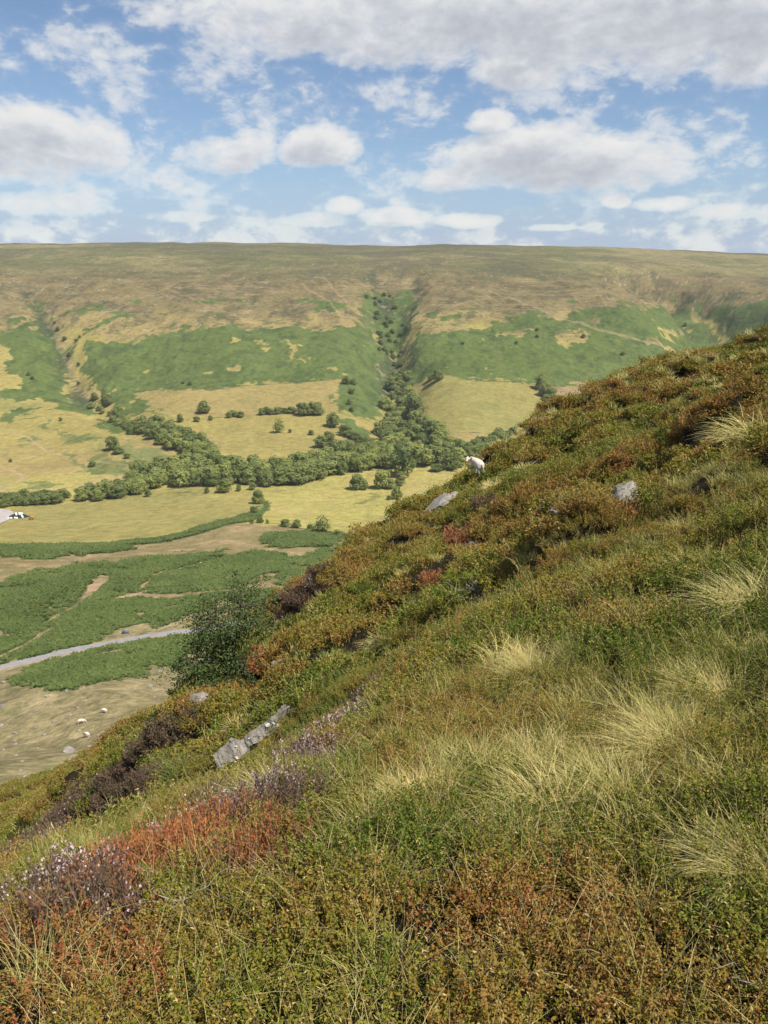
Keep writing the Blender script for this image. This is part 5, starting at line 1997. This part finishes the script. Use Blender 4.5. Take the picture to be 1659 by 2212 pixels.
def bracken_mesh(seed, size, fronds):
    global RNG
    keep, RNG = RNG, np.random.default_rng(seed)
    L = Leaves()
    a = RNG.random(fronds) * 6.283
    P = disc(fronds, size * .35)
    D = np.stack([np.cos(a), np.sin(a), .22 + .35 * RNG.random(fronds)], 1)
    D /= np.linalg.norm(D, axis=1, keepdims=True)
    for t, w in ((.15, .5), (.4, .42), (.65, .3)):
        Q = P + D * size * t + np.array((0, 0, -.12 * t * t * size))
        L.leaf(Q, D + np.array((0, 0, -.5 * t)), np.array((0, 0, 1.0))[None] + RNG.normal(0, .3, (fronds, 3)), size * .42, size * w, 0.0, None, -.12)
    me = L.mesh('bracken_fronds', M_BRK)
    RNG = keep
    return me


def on_mask(xs, ys, polys, warp, seed):
    wx = xs + fbm(xs, ys, 9, 3, seed) * warp + fbm(xs, ys, 2.2, 2, seed + 100) * 2.0 + RNG.normal(0, 1.7, len(xs))
    wy = ys + fbm(xs, ys, 9, 3, seed + 1) * warp + fbm(xs, ys, 2.2, 2, seed + 101) * 2.0 + RNG.normal(0, 1.7, len(xs))
    m = np.zeros(len(xs), bool)
    for pp in polys:
        m |= in_poly(wx, wy, pp)
    return m


bp = [bracken_mesh(i, 1.0, 16) for i in range(3)]
n = 90000
a = R(-29) + R(36) * RNG.random(n)
r_ = np.sqrt(150 ** 2 + (480 ** 2 - 150 ** 2) * RNG.random(n))
x, y = r_ * np.sin(a), r_ * np.cos(a)
m = on_mask(x, y, BRN_W, 3.2, 44)
d, _ = seg_dist(x, y, STRIP_W)
m |= d < 5.5
dr, _ = seg_dist(x, y, ROAD_W)
m &= dr > 3.0
for pl, hw in TRACK_W[-4:]:
    dt, _ = seg_dist(x, y, pl)
    m &= dt > hw
m &= ~(fbm(x, y, 11, 3, 47) > .85)
x, y, r_ = x[m], y[m], r_[m]
o = scatter('near_bracken', np.stack([x, y, height(x, y) + .15], 1), RNG.random(len(x)) * 6.28, (1.0 + .6 * RNG.random(len(x))) * np.clip(r_ / 230, 1, 1.6), RNG.integers(0, 3, len(x)), np.clip(.1 + .2 * fbm(x, y, 12, 3, 84), 0, .4), bp)
tag(o, 'green bracken covering the slope either side of the lane', 'bracken', kind='stuff')
print('bracken', len(x))
# ------------------------------------------------------------------ lane
def lane():
    m, g, bs, out = new_mat('asphalt')
    geo = g.node('ShaderNodeNewGeometry')
    n = g.noise(geo.outputs['Position'], .8, 5, .65)
    g.put(bs.inputs['Base Color'], g.ramp(n, [(.3, (.19, .185, .185)), (.7, (.26, .25, .25))]))
    pl = ROAD_W
    # resample and smooth
    pts_ = []
    for i in range(len(pl) - 1):
        for k in range(14):
            f_ = k / 14
            pts_.append((pl[i][0] * (1 - f_) + pl[i + 1][0] * f_, pl[i][1] * (1 - f_) + pl[i + 1][1] * f_))
    pts_ = np.array(pts_)
    for _ in range(30):
        pts_[1:-1] = (pts_[:-2] + pts_[1:-1] * 2 + pts_[2:]) / 4
    V, F = [], []
    for i, q in enumerate(pts_):
        d = pts_[min(i + 1, len(pts_) - 1)] - pts_[max(i - 1, 0)]
        d = d / (np.linalg.norm(d) + 1e-9)
        nrm = np.array((-d[1], d[0]))
        for s in (-1.45, -.5, .5, 1.45):
            w = q + nrm * (s + .15 * fbm(np.array([q[0]]), np.array([q[1] + s]), 4, 2, 3)[0])
            V.append((w[0], w[1], float(height(np.array([w[0]]), np.array([w[1]]))[0])))
    V = np.array(V).reshape(-1, 4, 3)
    zc = V[:, :, 2].mean(1) + .22
    V[:, :, 2] = zc[:, None]
    nn = len(V)
    V = V.reshape(-1, 3)
    for i in range(nn - 1):
        for k in range(3):
            F.append((i * 4 + k, i * 4 + k + 1, (i + 1) * 4 + k + 1, (i + 1) * 4 + k))
    me = mesh_np('lane', V, np.array(F), True)
    o = obj('lane', me, m)
    tag(o, 'narrow grey tarmac lane crossing the bracken slope', 'lane', kind='structure')


lane()

# ------------------------------------------------------------------ boulders and sheep on the grazed slope
random.seed(23)
BM = [hull_rock('boulder', (1.0, .75, .45), 300 + i, 22, 1) for i in range(4)]
BOULDERS = [(150, 1625, 2.0, 'largest long grey boulder on the grazed slope at lower left'), (330, 1548, 1.6, 'grey boulder near the edge of the dark heather'), (8, 1475, 1.5, 'grey boulder by the left edge under the lane'), (7, 1525, 1.3, 'lower boulder by the left edge of the grazed slope'), (168, 1644, 1.5, 'pale flat stone on the yellow green slope'), (345, 1452, 1.6, 'white boulder below the right end of the bracken patch'), (382, 1468, 1.2, 'boulder nearest the hawthorn on the grazed slope')]
for k in range(58):
    px = random.uniform(0, 400)
    lim = 1700 - px * .27
    py = random.uniform(1490 - px * .05, lim)
    BOULDERS.append((px, py, random.choice([.45, .5, .55, .6, .7, .8, 1.0]), 'small pale stone scattered on the dry grazed slope at left'))
for i, (px, py, sz, lab) in enumerate(BOULDERS):
    p, t = up_px(px, py, near=False)
    if t > 230 or t < 60:
        continue
    o = obj('boulder', BM[i % 4], M_ROCK)
    o.location = p + Vector((0, 0, sz * .12))
    o.rotation_euler = (random.uniform(-.2, .2), random.uniform(-.2, .2), random.uniform(0, 6.28))
    o.scale = (sz, sz, sz * random.uniform(.7, 1.1))
    tag(o, lab, 'boulder', 'stones on the grazed slope')

for (px, py, hd_, lab, dark) in [(188, 1592, 2.6, 'white sheep grazing on the dry slope, lowest of three', 0), (176, 1563, .3, 'white sheep grazing just above the lowest one', 0), (225, 1540, 2.9, 'white sheep grazing uppermost on the dry slope', 0), (350, 1277, 1.2, 'white sheep by the bare patch in the bracken', 0)]:
    p, t = up_px(px, py, near=False)
    sheep(p + Vector((0, 0, .02)), hd_, lab, 'graze', None, 1.1)

# ------------------------------------------------------------------ farm corner at the left edge
def flat_mat(name, c0, c1, scale=3.0, rough=.6):
    m, g, bs, out = new_mat(name)
    tc = g.node('ShaderNodeTexCoord')
    g.put(bs.inputs['Base Color'], g.ramp(g.noise(tc.outputs['Object'], scale, 4, .6), [(.35, c0), (.65, c1)]))
    bs.inputs['Roughness'].default_value = rough
    return m


M_PLAST = flat_mat('black_plastic', (.012, .012, .014), (.035, .035, .04), 2, .35)
M_WRAP = flat_mat('white_wrap', (.66, .67, .68), (.80, .80, .80), 2, .4)
M_YARD = flat_mat('concrete_yard', (.30, .27, .26), (.42, .38, .36), .4, .9)
M_ORANGE = flat_mat('orange_paint', (.52, .26, .05), (.66, .36, .09), 3, .5)
M_TYRE = flat_mat('rubber', (.015, .015, .015), (.03, .03, .03), 6, .8)
M_BLUE = flat_mat('blue_plastic', (.06, .10, .16), (.09, .14, .21), 5, .5)


def lathe(name, prof, seg, mat, axis='z'):
    V, F = [], []
    for (r0, z0) in prof:
        for s in range(seg):
            a = 6.2832 * s / seg
            q = (r0 * math.cos(a), r0 * math.sin(a), z0)
            V.append(q if axis == 'z' else (q[0], q[2], q[1]))
    for i in range(len(prof) - 1):
        for s in range(seg):
            F.append((i * seg + s, i * seg + (s + 1) % seg, (i + 1) * seg + (s + 1) % seg, (i + 1) * seg + s))
    me = mesh_np(name, np.array(V), np.array(F), False)
    me.materials.append(mat)
    return me


def boxes(name, lst, mat):
    V, F = [], []
    for (cx_, cy_, cz_, sx, sy, sz) in lst:
        k = len(V)
        for dx in (-.5, .5):
            for dy in (-.5, .5):
                for dz in (-.5, .5):
                    V.append((cx_ + dx * sx, cy_ + dy * sy, cz_ + dz * sz))
        F += [(k, k + 1, k + 3, k + 2), (k + 4, k + 6, k + 7, k + 5), (k, k + 4, k + 5, k + 1), (k + 2, k + 3, k + 7, k + 6), (k, k + 2, k + 6, k + 4), (k + 1, k + 5, k + 7, k + 3)]
    me = mesh_np(name, np.array(V), np.array(F))
    me.materials.append(mat)
    return me


yard_poly = world_poly([(-60, 1112), (0, 1100), (22, 1103), (30, 1108), (22, 1122), (0, 1132), (-60, 1142)])
zc = height(np.array([p[0] for p in yard_poly]), np.array([p[1] for p in yard_poly])) + .35
me = bpy.data.meshes.new('yard')
me.from_pydata([(p[0], p[1], z_) for p, z_ in zip(yard_poly, zc)], [], [tuple(range(len(yard_poly)))])
tag(obj('yard', me, M_YARD), 'pale concrete yard at the left edge of the yellow field', 'yard', kind='structure')

# silage heap: a draped mound of black sheet
p, t = up_px(38, 1118, near=False)
k = 26
gx, gy = np.meshgrid(np.linspace(-1, 1, k), np.linspace(-1, 1, k))
rr_ = np.sqrt((np.abs(gx) ** 2.6 + np.abs(gy) ** 2.6))
hz = 2.3 * np.clip(1 - rr_ ** 2.2, 0, 1) + .15 * fbm(gx * 5, gy * 5, 1.2, 3, 66) * (rr_ < .98) - .3 * (rr_ > .96)
i = np.arange(k - 1)[:, None] * k + np.arange(k - 1)[None]
me = mesh_np('silage_heap', np.stack([gx.ravel() * 6.5, gy.ravel() * 5.5, hz.ravel()], -1), np.stack([i, i + 1, i + k + 1, i + k], -1).reshape(-1, 4), True)
o = obj('silage_heap', me, M_PLAST)
o.location = p
tag(o, 'black plastic sheeted silage heap at the left edge of the field', 'silage heap')
bale = lathe('bale', [(0, 0), (.52, 0), (.62, .1), (.64, .6), (.62, 1.1), (.52, 1.2), (0, 1.2)], 16, M_WRAP)
heap_p = p
for j, (dx, dy, dz) in enumerate([(-3.4, -5.6, 0), (-2.0, -5.9, 0), (.9, -5.5, 0), (2.1, -5.2, 0), (.2, -1.6, 2.0), (1.6, -1.2, 2.05), (-.9, .2, 2.25), (.9, .6, 2.3), (2.6, .4, 1.9), (3.8, -1.2, 1.2), (4.6, -2.6, .4), (2.2, 2.2, 1.8), (.2, 3.2, 1.5), (-8.6, -9.8, 0)]):
    o = obj('wrapped_bale', bale)
    q = heap_p + Vector((dx, dy, 0))
    zg = float(height(np.array([q.x]), np.array([q.y]))[0])
    o.location = (q.x, q.y, (zg if dz == 0 else heap_p.z + dz * .93))
    o.rotation_euler = (math.pi / 2 if j % 2 else 0, 0, random.uniform(0, 3))
    if j % 2:
        o.location.z += .6
    tag(o, 'white wrapped bale lying on or beside the black silage heap' if j < 13 else 'white wrapped bale alone at the left edge of the yard', 'bale', 'white bales at the silage heap')

p, t = up_px(68, 1122, near=False)
e = empty('farm_trailer', p, .25)
obj('body', boxes('body', [(0, 0, .75, 2.6, 1.5, .14), (-1.24, 0, 1.25, .12, 1.5, .95), (1.24, 0, 1.25, .12, 1.5, .95), (0, .70, 1.15, 2.5, .1, .7), (0, 0, 1.72, 2.7, 1.6, .12)], M_ORANGE), parent=e)
for sx in (-.75, .75):
    for sy in (-.8, .8):
        w = obj('wheel', lathe('wheel', [(0, -.12), (.34, -.12), (.42, -.06), (.42, .06), (.34, .12), (0, .12)], 14, M_TYRE, 'y'), parent=e)
        w.location = (sx, sy, .42)
obj('drawbar', boxes('drawbar', [(1.8, 0, .62, 1.1, .12, .1)], M_TYRE), parent=e)
tag(e, 'small orange roofed farm trailer right of the silage heap', 'trailer')

p, t = up_px(271, 1368, near=False)
me = boxes('trough', [(0, 0, .12, 1.7, .7, .08), (-.82, 0, .4, .08, .7, .55), (.82, 0, .4, .08, .7, .55), (0, .33, .4, 1.6, .06, .55), (0, -.33, .4, 1.6, .06, .55)], M_BLUE)
o = obj('trough', me)
o.location = p
o.rotation_euler = (0, 0, .1)
tag(o, 'small blue grey trough on the bare ground above the lane', 'trough')

# ------------------------------------------------------------------ haze: even thin air round the whole place
if HAZE > 0:
    me = boxes('haze', [(0, 4300, -10, 22000, 10400, 420)], None) if False else None
    V = [(-9500, -900, -260), (9500, -900, -260), (9500, 9400, -260), (-9500, 9400, -260), (-9500, -900, 190), (9500, -900, 190), (9500, 9400, 190), (-9500, 9400, 190)]
    F = [(0, 3, 2, 1), (4, 5, 6, 7), (0, 1, 5, 4), (1, 2, 6, 5), (2, 3, 7, 6), (3, 0, 4, 7)]
    me = bpy.data.meshes.new('haze')
    me.from_pydata(V, [], F)
    mh = bpy.data.materials.new('thin_haze')
    mh.use_nodes = True
    mh.node_tree.nodes.clear()
    gh = G(mh.node_tree)
    oh = gh.node('ShaderNodeOutputMaterial')
    vp = gh.node('ShaderNodeVolumePrincipled')
    vp.inputs['Color'].default_value = (.80, .88, 1.0, 1)
    vp.inputs['Density'].default_value = HAZE
    vp.inputs['Anisotropy'].default_value = 0.0
    gh.l.new(vp.outputs[0], oh.inputs['Volume'])
    o = obj('haze', me, mh)
    tag(o, 'thin pale summer haze filling the valley air', 'haze', kind='stuff')
